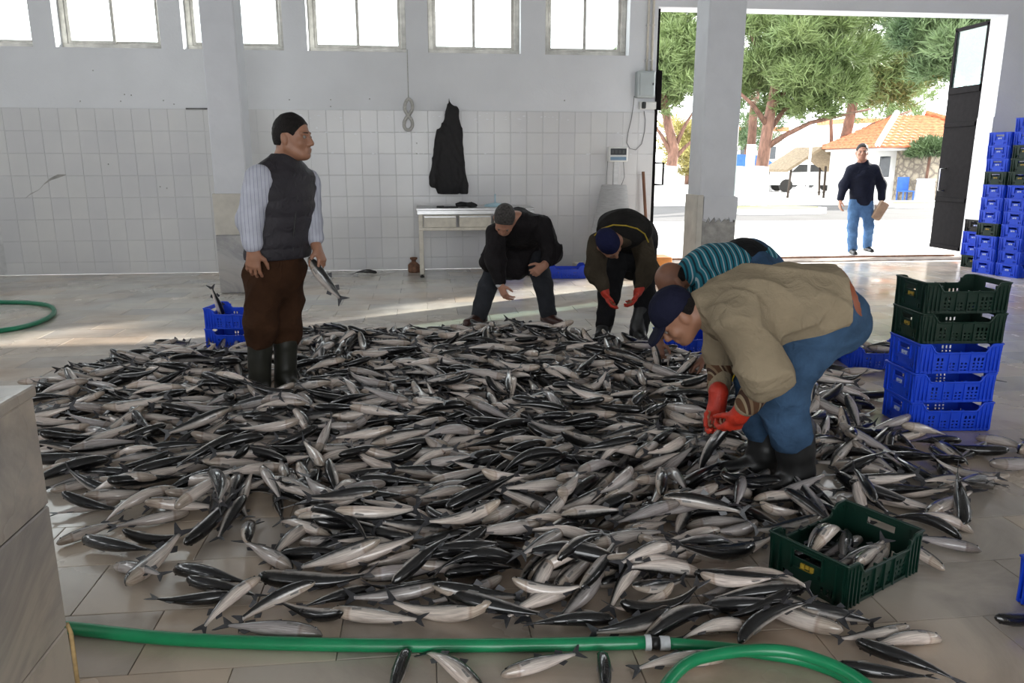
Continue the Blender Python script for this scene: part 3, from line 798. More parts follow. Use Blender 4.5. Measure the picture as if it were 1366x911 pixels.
def crate_parts():
    us = [-CL / 2 + CL * i / 40 for i in range(41)]
    vs = [0, .06, .12, .2, .28, .36, .44, .52, .6, .68, .76, .84, .92, 1]
    def hole_long(i, j):
        if i < 8 or i > 31: return False
        if i in (13, 14, 19, 20, 25, 26): return False
        return j in (2, 4, 6) and i % 2 == 1 or (j in (8, 9) and i % 2 == 1 and (i < 13 or i > 26))
    P = {}
    for sgn, nm in ((-1, 'a'), (1, 'b')):
        P['long_' + nm] = ('long_side', lattice(us, vs, hole_long, dip, lambda u, z, d, sgn=sgn: (u * (1 - TP * 2 * (1 - z / CH)), sgn * (CW / 2 - TP * (1 - z / CH) - d), z), .004).mesh('long_side'))
    ue = [-CW / 2 + CW * i / 28 for i in range(29)]
    def hole_end(i, j):
        if j in (9, 10) and 9 <= i <= 18: return True
        if j in (2, 3) and i % 2 == 0 and (4 <= i <= 8 or 19 <= i <= 24): return True
        return False
    for sgn, nm in ((-1, 'a'), (1, 'b')):
        P['end_' + nm] = ('end_wall', lattice(ue, vs, hole_end, lambda u: CH, lambda u, z, d, sgn=sgn: (sgn * (CL / 2 - TP * (1 - z / CH) - d), u * (1 - TP * 2 * (1 - z / CH)), z), .004).mesh('end_wall'))
    ub = [-CL / 2 + .02 + (CL - .04) * i / 22 for i in range(23)]; vb = [k / 14 for k in range(15)]
    P['base'] = ('base', lattice(ub, vb, lambda i, j: i % 2 == 1 and j % 2 == 1, lambda u: CW - .04, lambda u, z, d: (u, z - CW / 2 + .02, .004 + d), .005).mesh('base'))
    mb = MB(); path = []                    # rolled rim following the top edge
    for i in range(41): path.append((us[i], -CW / 2, dip(us[i])))
    for i in range(1, 28): path.append((CL / 2, ue[i], CH))
    for i in range(40, -1, -1): path.append((us[i], CW / 2, dip(us[i])))
    for i in range(27, 0, -1): path.append((-CL / 2, ue[i], CH))
    mb.tube(path, .0055, 6, closed=True)
    P['rim'] = ('rim', mb.mesh('rim'))
    mb = MB()                               # upright ribs and corner posts
    for sx in (-1, 1):
        for sy in (-1, 1):
            for k in range(4):
                u = sx * (CL / 2 - .012 - k * .022)
                mb.box((u * .985, sy * (CW / 2 - .002), CH / 2 - .004), (.006, .010, CH - .02))
            for k in range(2):
                mb.box((sx * (CL / 2 - .002), sy * (CW / 2 - .012 - k * .03) * .985, CH / 2 - .004), (.010, .006, CH - .02))
    for sy in (-1, 1):
        for u in (-.06, .0, .06): mb.box((u, sy * (CW / 2 - .005), .066), (.007, .012, .12))
        mb.box((0, sy * (CW / 2 - .008), .012), (CL * .93, .012, .012))
    P['ribs'] = ('ribs', mb.mesh('ribs'))
    mb = MB()
    for sx in (-1, 1):
        mb.box((sx * (CL / 2 - .001), 0, CH * .46), (.010, .10, .006)); mb.box((sx * (CL / 2 - .001), 0, CH * .88), (.010, .13, .006))
        for sy in (-1, 1): mb.box((sx * (CL / 2 - .001), sy * .062, CH * .66), (.010, .006, .085))
    P['frame'] = ('handle_frame', mb.mesh('handle_frame'))
    mb = MB()
    for sx in (-1, 1):
        for (a, b, w, h) in [(-.022, .0, .012, .018), (-.005, .002, .014, .013), (.014, 0, .016, .017), (.0, -.014, .05, .004)]:
            mb.box((sx * (CL / 2 - .0015), a, CH * .555 + b), (.006, w, h))
    P['emblem'] = ('emblem', mb.mesh('emblem'))
    return P
CPARTS = crate_parts()
for nm, (n_, me) in CPARTS.items(): me.materials.append(None)
def crate(loc, rz, m, label, group=None, emb=None, tilt=(0, 0)):
    t = empty('plastic_crate', loc, label, 'crate', group, rz)
    t.rotation_euler = (tilt[0], tilt[1], rz)
    for nm, (n_, me) in CPARTS.items():
        o = bpy.data.objects.new(n_, me); COL.objects.link(o); o.parent = t
        o.material_slots[0].link = 'OBJECT'
        o.material_slots[0].material = M[emb or ('emblem' if m == 'green_crate' else 'emblem_pale')] if n_ == 'emblem' else M[m]
        if n_ in ('emblem', 'ribs', 'handle_frame'): o['kind'] = 'stuff'
    return t
# five crates in the foreground stack
base = (gz(1183, 553) + gz(1221, 578) + gz(1323, 576)) / 3
sx_, sy_ = 2.665 + .215, 3.735 + .165
ords = ['bottom', 'second', 'middle', 'fourth', 'top']
rj = random.Random(2)
for k in range(5):
    m = 'blue_crate' if k < 3 else 'green_crate'
    lab = ['blue crate at the bottom of the foreground stack, standing on the floor', 'blue crate second from the floor in the foreground stack', 'topmost blue crate of the foreground stack, under the green ones', 'lower dark green crate of the foreground stack', 'upper dark green crate on top of the foreground stack'][k]
    crate((sx_ + rj.uniform(-.006, .006), sy_ + rj.uniform(-.006, .006), k * CP), math.radians(-4 + rj.uniform(-1.2, 1.2)), m, lab, 'stack of crates in the foreground')
# dark green crate full of fish in the right foreground
GC = (1.484, 2.39, 0.0); GR = math.atan2(.20, .38)
crate((GC[0], GC[1], .0), GR, 'green_crate', 'open dark green crate holding fish in the right foreground', None)
# others on the floor
BC = gz(1185, 490); 
crate((3.28, 5.17, 0), math.radians(-8), 'blue_crate', 'blue crate of fish on wet floor behind the foreground stack')
LC = (-1.51, 6.31)
crate((LC[0], LC[1], 0), math.radians(-12), 'blue_crate', 'lower blue crate behind the standing man in the dark vest')
crate((LC[0] + .005, LC[1], CP), math.radians(-12), 'blue_crate', 'upper blue crate behind the standing man, fish tail sticking out')
crate((2.05, 5.75, 0), math.radians(10), 'blue_crate', 'blue crate on the floor beyond the man in the navy cap')
crate((1.12, 10.05, 0), math.radians(80), 'blue_crate', 'lower blue crate under the right end of the steel table')
crate((1.12, 10.06, CP), math.radians(80), 'blue_crate', 'upper blue crate under the right end of the steel table')
crate((1.82, 9.82, 0), math.radians(-6), 'blue_crate', 'blue crate on the floor right of the steel table')
crate((2.12, 1.92, 0), math.radians(88), 'blue_crate', 'blue crate whose edge peeks in at the right border')
# the tall stacks by the door
def fstack(x, y, rz, seq, which, z=0.0):
    for k, c in enumerate(seq):
        col = {'b': 'blue_crate', 'g': 'green_crate', 'k': 'black_crate'}[c]
        cn = {'b': 'blue', 'g': 'dark green', 'k': 'black'}[c]
        n = ['first', 'second', 'third', 'fourth', 'fifth', 'sixth', 'seventh', 'eighth', 'ninth', 'tenth', 'eleventh', 'twelfth', 'thirteenth'][k]
        crate((x + rj.uniform(-.008, .008), y + rj.uniform(-.008, .008), z + k * CP), rz + rj.uniform(-.02, .02), col, '%s crate %s from floor in %s' % (cn, n, which), 'tall crate stacks by the doorway', emb='emblem_pale' if c != 'g' else None)
rzf = math.radians(15)
fstack(7.66, 9.58, rzf, 'bbbgbbbgbbb', 'middle stack by the doorway')
fstack(7.75, 9.25, rzf, 'bbbbbbbgggbb', 'tall nearest stack by the doorway')
fstack(7.91, 10.18, rzf + .12, 'gbbk', 'short stack against the door jamb')
fstack(8.13, 9.70, rzf, 'bbbbbbbbb', 'stack behind the middle one by the doorway')
fstack(8.22, 9.37, rzf, 'bbbbbbbgbbb', 'stack behind the nearest one by the doorway')

# ------------------------------------------------------------------ furniture and things on the wall
tz = .89
T = empty('steel_table', (.65, 10.3, 0), 'stainless steel work table with two drawers against the tiled wall', 'table')
MB().box((.65, 10.28, tz - .015), (1.52, .66, .03), b=.006).build('table_top', M['steel'], T)
MB().box((.65, 9.965, tz - .055), (1.50, .02, .05), b=.003).build('apron', M['steel'], T)
for k in range(3):
    xa = -.02 + k * .45
    d = MB().box((xa + .21, 9.972, tz - .165), (.41, .02, .155), b=.004).build('drawer', M['cream_metal'], T)
    MB().box((xa + .21, 9.955, tz - .11), (.40, .02, .02), b=.003).build('drawer_lip', M['steel'], d)
    MB().box((xa + .21, 10.2, tz - .19), (.40, .42, .1)).build('drawer_box', M['steel'], T)
MB().box((.65, 9.975, tz - .265), (1.46, .03, .04), b=.004).build('lower_rail', M['cream_metal'], T)
for x in (-.055, 1.355):
    for y in (10.0, 10.56):
        lg = MB().box((x, y, .44), (.055, .055, .80), b=.005).build('leg', M['cream_metal'], T)
        MB().lathe([(.028, 0), (.028, .02), (.014, .025), (.014, .05)], (x, y, 0), 10).build('foot', M['black_rubber'], lg)
MB().box((-.055, 10.28, .84), (.05, .6, .04)).build('side_rail', M['cream_metal'], T)
g = empty('work_glove', (.52, 10.12, tz), 'black crumpled rubber glove lying on the steel table', 'glove')
gm = MB()
for k, (a, b) in enumerate([((-.12, 0, .03), (.1, .02, .035)), ((.05, 0, .03), (.15, .03, .02)), ((.05, .03, .03), (.16, .07, .02)), ((.02, -.03, .03), (.13, -.05, .02)), ((-.1, .03, .03), (.02, .06, .03))]):
    A, B_ = Vector(a), Vector(b)
    gm.tube([A, A.lerp(B_, .3) + Vector((0, 0, .008)), A.lerp(B_, .7), B_], [.022, .034, .028, .014], 8)
gm.build('glove_cloth', M['glove_black'], g, world=False)
tag(MB().box((.32, 10.05, tz + .009), (.22, .05, .016), b=.006).box((.2, 10.05, tz + .012), (.1, .035, .024), b=.008).build('knife', M['black_rubber']), 'dark handled knife lying beside the glove on the steel table', 'knife')
jx = atY(660, 268, 10.35).x
jg = empty('plastic_tray', (jx, 10.3, tz), 'pale blue transparent plastic lid with upright stem on the steel table', 'lid')
MB().lathe([(.14, 0), (.15, .01), (.12, .03), (.03, .045), (.02, .05)], (jx, 10.3, tz), 16).build('dome', M['lightblue'], jg)
MB().tube([(jx, 10.3, tz + .04), (jx, 10.3, tz + .16)], .008, 6).build('stem', M['lightblue'], jg)
wx = atY(554, 352, 10.5).x - .02
iw = empty('iron_weight', (wx, 10.5, 0), 'rusty iron scale weight on the floor left of the table', 'weight')
MB().lathe([(.075, 0), (.08, .02), (.08, .10), (.05, .13), (.03, .14), (.03, .165), (.05, .18), (.05, .2), (.02, .205)], (wx, 10.5, 0), 14).build('body', M['rust'], iw)
MB().box((wx + .1, 10.48, .03), (.09, .06, .06), b=.01).build('lug', M['rust'], iw)

M['dark_digit'] = mat('dim_digit', (.05, .06, .06), .3)
# scale: head on a post and its plate tipped up against the wall
hx = atY(822, 206, 10.62)
sc_ = empty('platform_scale', (hx.x, 10.55, 0), 'platform scale with display on post and steel plate tipped up against the wall', 'scale')
pz0 = atY(820, 246, 10.6).z
MB().box((hx.x, 10.62, (hx.z - .1 + .1) / 2 + .05), (.075, .045, hx.z - .05), b=.008).build('post', M['steel'], sc_)
hd = MB().box((hx.x + .01, 10.58, hx.z), (.27, .09, .20), b=.012).build('display_head', M['white_plastic'], sc_)
MB().box((hx.x + .01, 10.531, hx.z + .035), (.22, .01, .085), b=.002).build('screen', M['dark_screen'], hd)
MB().box((hx.x + .01, 10.531, hx.z - .055), (.22, .01, .045), b=.002).build('keypad', M['blue_panel'], hd)
for k in range(4): MB().box((hx.x - .07 + k * .05, 10.5245, hx.z + .035), (.028, .004, .045)).build('digit', M['dark_digit'], hd)
pa, pb, pc, pd = atY(803, 247, 10.52), atY(836, 247, 10.52), atY(843, 318, 10.30), atY(787, 318, 10.30)
mb = MB(); off = Vector((0, .03, .004))
q = [pd, pc, pb, pa]; ext = [pd + (pd - pa) * .9, pc + (pc - pb) * .9]
q[0], q[1] = ext[0], ext[1]
mb.add([*q, *[v + off for v in q]], [(0, 1, 2, 3), (7, 6, 5, 4), (0, 4, 5, 1), (1, 5, 6, 2), (2, 6, 7, 3), (3, 7, 4, 0)])
mb.build('weighing_plate', M['steel'], sc_)
MB().box((2.32, 10.2, .09), (.62, .5, .07), b=.01).build('base_frame', M['cream_metal'], sc_)
for dx in (-.26, .26): MB().tube([(2.32 + dx, 9.98, .05), (2.32 + dx, 10.03, .05)], .05, 12).build('wheel', M['black_rubber'], sc_)
cw = MB().tube([(hx.x + .1, 10.6, hx.z - .1), (hx.x + .12, 10.6, hx.z - .3), (hx.x + .07, 10.6, hx.z - .45), (hx.x + .03, 10.62, hx.z - .5)], .005, 6).tube([(hx.x - .12, 10.6, hx.z - .08), (hx.x - .13, 10.6, hx.z - .28), (hx.x - .13, 10.6, hx.z - .4)], .004, 6)
cw.build('cable', M['wire'], sc_)
# low trolley with orange side behind the man in the beanie
tl = empty('low_trolley', (2.95, 9.9, 0), 'low trolley with orange wooden side near the door post', 'trolley')
MB().box((2.95, 9.9, .17), (.5, .36, .16), b=.01).build('side_board', mat('orange_painted_wood', (.55, .20, .04), .6), tl)
for dx in (-.2, .2): MB().tube([(2.95 + dx, 9.70, .055), (2.95 + dx, 9.76, .055)], .055, 12).build('wheel', M['black_rubber'], tl)
MB().box((2.95, 9.9, .08), (.46, .3, .03)).build('axle_plate', M['black_iron'], tl)
a, b = atY(858, 229, 10.68), atY(862, 300, 10.60)
bb = a + (b - a) * (a.z - .02) / (a.z - b.z)
tag(MB().tube([bb, a], .022, 10).build('broomstick', M['wood']), 'brown wooden broomstick leaning on the wall by the door post', 'broomstick')
a, b = gz(768, 354), gz(790, 361)
tag(MB().tube([(a.x, a.y, .02), (b.x, b.y, .02)], .02, 8).build('green_stick', M['hose_dark']), 'short dark green pipe lying on the floor by the wall', 'pipe')

# electric box, sockets, conduits, loose wire
e0, e1 = atY(846, 131, WY), atY(871, 96, WY)
eb = empty('electric_box', ((e0.x + e1.x) / 2, WY, e0.z), 'grey metal electric box on the wall beside the doorway', 'electric box')
ecx, ecz = (e0.x + e1.x) / 2, (e0.z + e1.z) / 2
MB().box((ecx, WY - .07, ecz), (e1.x - e0.x, .14, e1.z - e0.z), b=.012).build('box_body', M['grey_box'], eb)
MB().box((ecx + .01, WY - .145, ecz), (e1.x - e0.x - .05, .012, e1.z - e0.z - .05), b=.006).build('box_door', M['grey_box'], eb)
MB().box((ecx + .09, WY - .155, ecz), (.015, .015, .03)).build('latch', M['black_rubber'], eb)
s0 = atY(860, 141, WY)
so = empty('wall_socket', (s0.x, WY - .02, s0.z), 'double wall socket with black plug under the electric box', 'socket')
MB().box((s0.x + .03, WY - .04, s0.z), (.24, .045, .10), b=.008).build('plate', M['white_plastic'], so)
MB().box((s0.x - .035, WY - .085, s0.z + .0), (.05, .05, .09), b=.01).build('plug', M['black_rubber'], so)
for dx in (.05, .12): MB().lathe([(.03, 0), (.026, .004)], (0, 0, 0), 12).build('socket_face', M['grey_box'], so).matrix_local = Matrix.Translation((.0, 0, 0)) @ Matrix.Translation(Vector((dx, -.044, 0))) @ Matrix.Rotation(math.pi / 2, 4, 'X')
for k, px in enumerate((862.5, 869)):
    p0, p1 = atY(px, 96, WY - .03), atY(px + 2, -40, WY - .03)
    cd = empty('conduit_pipe', (p0.x, WY - .03, p0.z), ['left conduit pipe running up from the electric box', 'right conduit pipe running up from the electric box'][k], 'conduit', 'conduits above the electric box')
    MB().tube([(p0.x, WY - .03, p0.z), (p0.x, WY - .03, ZC - .02)], .016, 8).build('pipe', M['cream_metal'], cd)
    for z in (p0.z + .15, p0.z + .6): MB().box((p0.x, WY - .02, z), (.05, .04, .025), b=.004).build('clip', M['steel'], cd)
wl = [atY(x, y, WY - .03) for x, y in [(859, 148), (861, 160), (860, 175), (856, 192), (848, 200), (840, 198), (836, 190), (838, 176), (842, 160), (845, 140), (846, 128)]]
tag(MB().tube(wl, .005, 6).build('loose_wire', M['wire']), 'loose dark wire hanging in a loop under the electric box', 'wire')
# rope loop
rp = [atY(x, y, WY - .05) for x, y in [(545, 132), (541, 137), (540, 146), (544, 153), (549, 160), (550, 168), (546, 173), (541, 172), (539, 166), (541, 159), (546, 152), (550, 145), (549, 136)]]
rr_ = []
for i in range(len(rp)):
    for k in range(4):
        t = k / 4; p0, p1, p2, p3 = (rp[(i + q - 1) % len(rp)] for q in range(4))
        rr_.append(.5 * ((2 * p1) + (p2 - p0) * t + (2 * p0 - 5 * p1 + 4 * p2 - p3) * t * t + (3 * p1 - p0 - 3 * p2 + p3) * t ** 3))
rp0 = empty('rope_coil', rp[6], 'pale rope twisted in a figure eight hanging on the wall', 'rope')
MB().tube(rr_, .022, 8, closed=True).build('coil', M['rope'], rp0)
w0 = atY(543, 66, WY - .02)
MB().tube([w0, rp[0]], .006, 6).build('hanging_cord', M['rope'], rp0)
p0 = atY(248, 145, WY - .03); p1 = atY(281, 145, WY - .03)
tag(MB().tube([p0, p1], .012, 6).build('wall_rod', M['wire']), 'thin grey rod fixed on the wall left of the near column', 'rod')

# hoses
def smooth_path(pts, k=6, closed=False):
    out = []; n = len(pts)
    for i in range(n if closed else n - 1):
        g = (lambda q: pts[q % n]) if closed else (lambda q: pts[min(max(q, 0), n - 1)])
        p0, p1, p2, p3 = g(i - 1), g(i), g(i + 1), g(i + 2)
        for j in range(k):
            t = j / k
            out.append(.5 * ((2 * p1) + (p2 - p0) * t + (2 * p0 - 5 * p1 + 4 * p2 - p3) * t * t + (3 * p1 - p0 - 3 * p2 + p3) * t ** 3))
    if not closed: out.append(pts[-1])
    return out
HR = .0205
hp = [gz(x, y, HR) for x, y in [(-60, 822), (95, 838), (230, 852), (400, 859), (560, 861), (720, 860), (862, 857)]]
hs = empty('garden_hose', hp[4] - Vector((0, 0, HR)), 'thick bright green hose lying across the floor in front of the fish', 'hose')
MB().tube(smooth_path(hp), HR, 12).build('hose_run', M['hose'], hs)
j0, j1, j2, j3 = (gz(x, y, HR) for x, y in [(860, 857), (868, 857), (880, 858), (893, 858)])
MB().tube([j0, j1], .024, 12).build('tape_wrap', M['tape'], hs)
MB().tube([j1, j2], .019, 12).build('coupling', M['black_rubber'], hs)
MB().tube([j2, j3], .022, 12).build('tape_wrap', M['tape'], hs)
h2 = [gz(x, y, HR) for x, y in [(892, 858), (960, 864), (1020, 872), (1075, 882), (1130, 905), (1175, 950), (1120, 1040), (980, 1040), (880, 960), (905, 903), (960, 884), (1030, 879), (1085, 890), (1140, 916), (1185, 960), (1230, 1040)]]
sp = smooth_path(h2)
for i, p in enumerate(sp):
    if i > 45: p.z += .03 * min(1, (i - 45) / 12)
MB().tube(sp, .018, 12).build('hose_coil', M['hose'], hs)
hl = [gz(x, y, .02) for x, y in [(-180, 415), (-90, 403), (0, 403), (40, 404), (66, 408), (72, 417), (58, 427), (30, 436), (0, 441), (-80, 452), (-220, 450)]]
tag(MB().tube(smooth_path(hl), .022, 10).build('garden_hose', M['hose_dark']), 'dark green hose looped on the floor at the far left', 'hose')
# ------------------------------------------------------------------ fish
def fish_mat():
    m, nt, b = nodes('wet_mullet_skin')
    dv = N(nt, 'ShaderNodeAttribute'); dv.attribute_name = 'dv'
    lx = N(nt, 'ShaderNodeAttribute'); lx.attribute_name = 'lx'
    tone = N(nt, 'ShaderNodeAttribute'); tone.attribute_name = 'tone'
    oi = N(nt, 'ShaderNodeObjectInfo')
    n = tex(nt, scale=45, detail=3); geo = N(nt, 'ShaderNodeNewGeometry')
    nt.links.new(geo.outputs['Position'], n.inputs['Vector'])
    ad = N(nt, 'ShaderNodeMath', operation='MULTIPLY_ADD'); ad.inputs[1].default_value = .30; nt.links.new(n.outputs['Fac'], ad.inputs[0])
    sh = N(nt, 'ShaderNodeMath', operation='SUBTRACT'); nt.links.new(dv.outputs['Fac'], sh.inputs[0]); sh.inputs[1].default_value = .15
    nt.links.new(sh.outputs[0], ad.inputs[2])
    half = N(nt, 'ShaderNodeMath', operation='MULTIPLY_ADD'); half.inputs[1].default_value = .5; half.inputs[2].default_value = .5
    nt.links.new(ad.outputs[0], half.inputs[0])
    body = ramp(nt, half.outputs[0], [(.0, (.78, .70, .65)), (.30, (.74, .69, .64)), (.50, (.54, .52, .50)), (.60, (.20, .195, .19)), (.67, (.012, .013, .014)), (1, (.005, .005, .006))])
    hd = ramp(nt, lx.outputs['Fac'], [(.0, (.50, .47, .42)), (.165, (.80, .76, .70)), (.19, (.66, .58, .53)), (.215, (1, 1, 1)), (.8, (1, 1, 1)), (1, (.40, .40, .42))])
    mx = N(nt, 'ShaderNodeMixRGB'); mx.blend_type = 'MULTIPLY'; mx.inputs[0].default_value = 1
    nt.links.new(body, mx.inputs[1]); nt.links.new(hd, mx.inputs[2])
    m2 = N(nt, 'ShaderNodeMixRGB'); m2.blend_type = 'MULTIPLY'; m2.inputs[0].default_value = 1
    nt.links.new(mx.outputs[0], m2.inputs[1])
    nt.links.new(ramp(nt, tone.outputs['Fac'], [(0, (.55, .55, .58)), (.3, (.84, .82, .80)), (.7, (.98, .94, .91)), (1, (1.0, .95, .90))]), m2.inputs[2])
    cv = N(nt, 'ShaderNodeCombineXYZ'); nt.links.new(lx.outputs['Fac'], cv.inputs[0]); nt.links.new(dv.outputs['Fac'], cv.inputs[1]); nt.links.new(tone.outputs['Fac'], cv.inputs[2])
    mp = N(nt, 'ShaderNodeMapping'); mp.inputs['Scale'].default_value = (3.0, 7.0, 40.0); nt.links.new(cv.outputs[0], mp.inputs[0])
    ns = N(nt, 'ShaderNodeTexNoise'); ns.inputs['Scale'].default_value = 1.6; ns.inputs['Detail'].default_value = 5; nt.links.new(mp.outputs[0], ns.inputs['Vector'])
    m5 = N(nt, 'ShaderNodeMixRGB'); m5.blend_type = 'MULTIPLY'; m5.inputs[0].default_value = 1
    nt.links.new(m2.outputs[0], m5.inputs[1]); nt.links.new(ramp(nt, ns.outputs['Fac'], [(.32, (.58, .56, .56)), (.60, (1, 1, 1))]), m5.inputs[2])
    nt.links.new(m5.outputs[0], b.inputs['Base Color'])
    setin(b, Roughness=.34, Metallic=0.0); b.inputs['Specular IOR Level'].default_value = .18
    b.inputs['Coat Weight'].default_value = 1.0; b.inputs['Coat Roughness'].default_value = .09; b.inputs['Coat IOR'].default_value = 1.55
    v = tex(nt, 'ShaderNodeTexVoronoi', scale=95); nt.links.new(geo.outputs['Position'], v.inputs['Vector'])
    bump(nt, b, v.outputs['Distance'], .22, .003)
    return m
M['fish'] = fish_mat()
M['fin'] = mat('dark_fish_fin', (.045, .045, .05), .35, var=.3, scale=30)
M['fin_pale'] = mat('pale_fish_fin', (.20, .19, .18), .4, var=.3, scale=30)
M['fish_eye'] = mat('fish_eye', (.02, .018, .015), .1, var=.2)
FX = [0, .02, .055, .10, .16, .23, .32, .42, .52, .62, .71, .79, .85, .89]
FH = [.006, .028, .046, .060, .071, .080, .086, .085, .077, .064, .049, .036, .029, .030]
FWd = [.008, .036, .056, .067, .073, .077, .078, .074, .065, .050, .035, .022, .014, .008]
SEG = 12
def fish_geo(b1, b2, tw):
    """body lying along x, head at +x (unit length), y sideways, z to the back; bent by b1 sideways, b2 up/down"""
    def bend(p):
        x, y, z = p; u = x                              # u -.5 .. .5
        return (x - .5 * (b1 * b1 + b2 * b2) * u * u * u * .6, y + b1 * (u * u - .08) + tw * u ** 3, z + b2 * (u * u - .08))
    V, Fc, dv, lx = [], [], [], []
    for i, t in enumerate(FX):
        for k in range(SEG):
            a = 2 * math.pi * k / SEG
            cz, cy = s_(a), c_(a)
            z = FH[i] * (cz if cz > 0 else cz * 1.02) - (.004 if t < .1 else 0); y = FWd[i] * cy
            V.append(bend((.5 - t, y, z))); dv.append(cz); lx.append(t)
    n = len(FX)
    for i in range(n - 1):
        for k in range(SEG): Fc.append((i * SEG + k, (i + 1) * SEG + k, (i + 1) * SEG + (k + 1) % SEG, i * SEG + (k + 1) % SEG))
    Fc.append(tuple(range(SEG))); Fc.append(tuple(range((n - 1) * SEG, n * SEG))[::-1])
    body = (V, Fc, dv, lx)
    def sheet(pts, th=.0035):
        a = [bend((x, th, z)) for x, z in pts]; b = [bend((x, -th, z)) for x, z in pts]; m = len(pts)
        return (a + b, [tuple(range(m)), tuple(range(m, 2 * m))[::-1]] + [(i, m + i, m + (i + 1) % m, (i + 1) % m) for i in range(m)])
    # forked tail as three strips so the outline stays convex piece by piece
    t1 = sheet([(-.375, .033), (-.39, -.001), (-.435, -.001), (-.5, .105), (-.47, .095)])
    t2 = sheet([(-.39, .001), (-.375, -.033), (-.47, -.095), (-.5, -.105), (-.435, .001)])
    nt_ = len(t1[0]); tail = (t1[0] + t2[0], t1[1] + [tuple(i + nt_ for i in f) for f in t2[1]])
    d1 = sheet([(.08, .088), (.00, .088), (-.025, .105), (.055, .150)], .0025)
    d2 = sheet([(-.16, .066), (-.25, .046), (-.27, .075), (-.19, .118)], .0025)
    an = sheet([(-.15, -.066), (-.19, -.11), (-.26, -.075), (-.24, -.047)], .0025)
    pect = []
    for sg in (-1, 1):
        base = 0; pv, pf = [], []
        pts = [(.285, .075 * sg, -.01), (.275, .074 * sg, -.035), (.180, .084 * sg, -.028), (.185, .086 * sg, -.012)]
        pv += [bend(p) for p in pts] + [bend((p[0], p[1] + .004 * sg, p[2])) for p in pts]
        pf += [tuple(base + i for i in f) for f in [(0, 1, 2, 3), (7, 6, 5, 4), (0, 4, 5, 1), (1, 5, 6, 2), (2, 6, 7, 3), (3, 7, 4, 0)]]
        pect.append((pv, pf))
    eye = []
    for sg in (-1, 1):
        base = 0; ev, ef = [], []; cx, cy, cz = .5 - .062, .052 * sg, .012
        for j, (r, o) in enumerate(((.0145, 0), (.011, .007), (.0, .009))):
            for k in range(8): ev.append(bend((cx + r * c_(k * math.pi / 4), cy + o * sg, cz + r * s_(k * math.pi / 4))))
        for j in range(2):
            for k in range(8): ef.append((base + j * 8 + k, base + j * 8 + (k + 1) % 8, base + j * 8 + 8 + (k + 1) % 8, base + j * 8 + 8 + k))
        eye.append((ev, ef))
    return [body, tail, d1, d2, an, pect[0], pect[1], eye[0], eye[1]]
rf = random.Random(77)
NVAR = 12
FV = []
for i in range(NVAR):
    b1 = [0.05, -.1, .35, -.4, .15, -.25, .6, -.65, .0, .2, -.05, .3][i]; b2 = [.0, .08, -.05, .12, -.10, .05, .1, 0, .15, -.15, -.08, .05][i]
    FV.append(fish_geo(b1, b2, rf.uniform(-.3, .3)))
FM = []
for i, gs in enumerate(FV):
    ms = []; body = gs[0]
    me = bpy.data.meshes.new('fish'); me.from_pydata(body[0], [], body[1]); me.polygons.foreach_set('use_smooth', [True] * len(body[1]))
    attr(me, 'dv', body[2]); attr(me, 'lx', body[3]); attr(me, 'tone', [((i * 5) % NVAR) / (NVAR - 1)] * len(body[0])); me.materials.append(M['fish']); ms.append(('fish', me))
    for nm, g_, mm in zip(('tail_fin', 'dorsal_fin', 'dorsal_fin', 'anal_fin', 'pectoral_fin', 'pectoral_fin', 'eye', 'eye'), gs[1:], ('fin',) * 4 + ('fin_pale',) * 2 + ('fish_eye',) * 2):
        me = bpy.data.meshes.new(nm); me.from_pydata(g_[0], [], g_[1]); me.materials.append(M[mm]); ms.append((nm, me))
    FM.append(ms)
def fish_obj(Mx, var, label, group=None):
    t = None
    for nm, me in FM[var]:
        o = bpy.data.objects.new(nm, me); COL.objects.link(o)
        if t is None: t = o; o.matrix_world = Mx; tag(o, label, 'fish', group)
        else: o.parent = t
    return t

# height map of the floor covering
HG = .02; HX0, HY0, HNX, HNY = -5.0, .8, 600, 520
HM = np.zeros((HNX, HNY), np.float32)
def foot(cx, cy, ang, L):
    out = []
    ca, sa = c_(ang), s_(ang)
    for u in np.linspace(-.46, .44, 12):
        for w in (-.055, -.02, .02, .055):
            if abs(u) > .36 and abs(w) > .03: continue
            x, y = cx + (u * ca - w * sa) * L, cy + (u * sa + w * ca) * L
            i, j = int((x - HX0) / HG), int((y - HY0) / HG)
            if 0 <= i < HNX and 0 <= j < HNY: out.append((i, j, u, w))
    return out
def drop(cx, cy, ang, L, roll, zmin=0.0):
    """rest a fish on the height map; returns its matrix"""
    ft = foot(cx, cy, ang, L)
    hs = np.array([HM[i, j] for i, j, _, _ in ft] or [0.0]); us = np.array([u for _, _, u, _ in ft] or [0.0])
    half = L * (.078 + .016 * abs(s_(roll)) ** 2 if True else .08)
    half = L * (.076 * abs(c_(roll - math.pi / 2)) + .092 * abs(s_(roll - math.pi / 2)))
    if hs.max() < .012: z0, sl = 0.0, 0.0
    else:
        f_, r_ = hs[us > 0], hs[us <= 0]
        hf, hr = np.percentile(f_, 70) if len(f_) else 0, np.percentile(r_, 70) if len(r_) else 0
        z0 = (hf + hr) / 2; sl = max(-.28, min(.28, (hf - hr) / (.5 * L)))
        z0 = max(0.0, z0 - .012)
    tilt = math.atan(sl)
    need = abs(s_(tilt)) * L * .44
    z = max(z0 + half, half + need * .8)
    for (i, j, u, w) in ft:
        top = z + u * L * s_(tilt) + half * max(0.15, 1 - (abs(u) / .5) ** 2) * (.6 if abs(w) > .04 else .95)
        if top > HM[i, j]: HM[i, j] = top
    R = Matrix.Rotation(ang, 4, 'Z') @ Matrix.Rotation(-tilt, 4, 'Y') @ Matrix.Rotation(roll, 4, 'X')
    return Matrix.Translation((cx, cy, z)) @ R @ Matrix.Diagonal((L, L, L, 1))

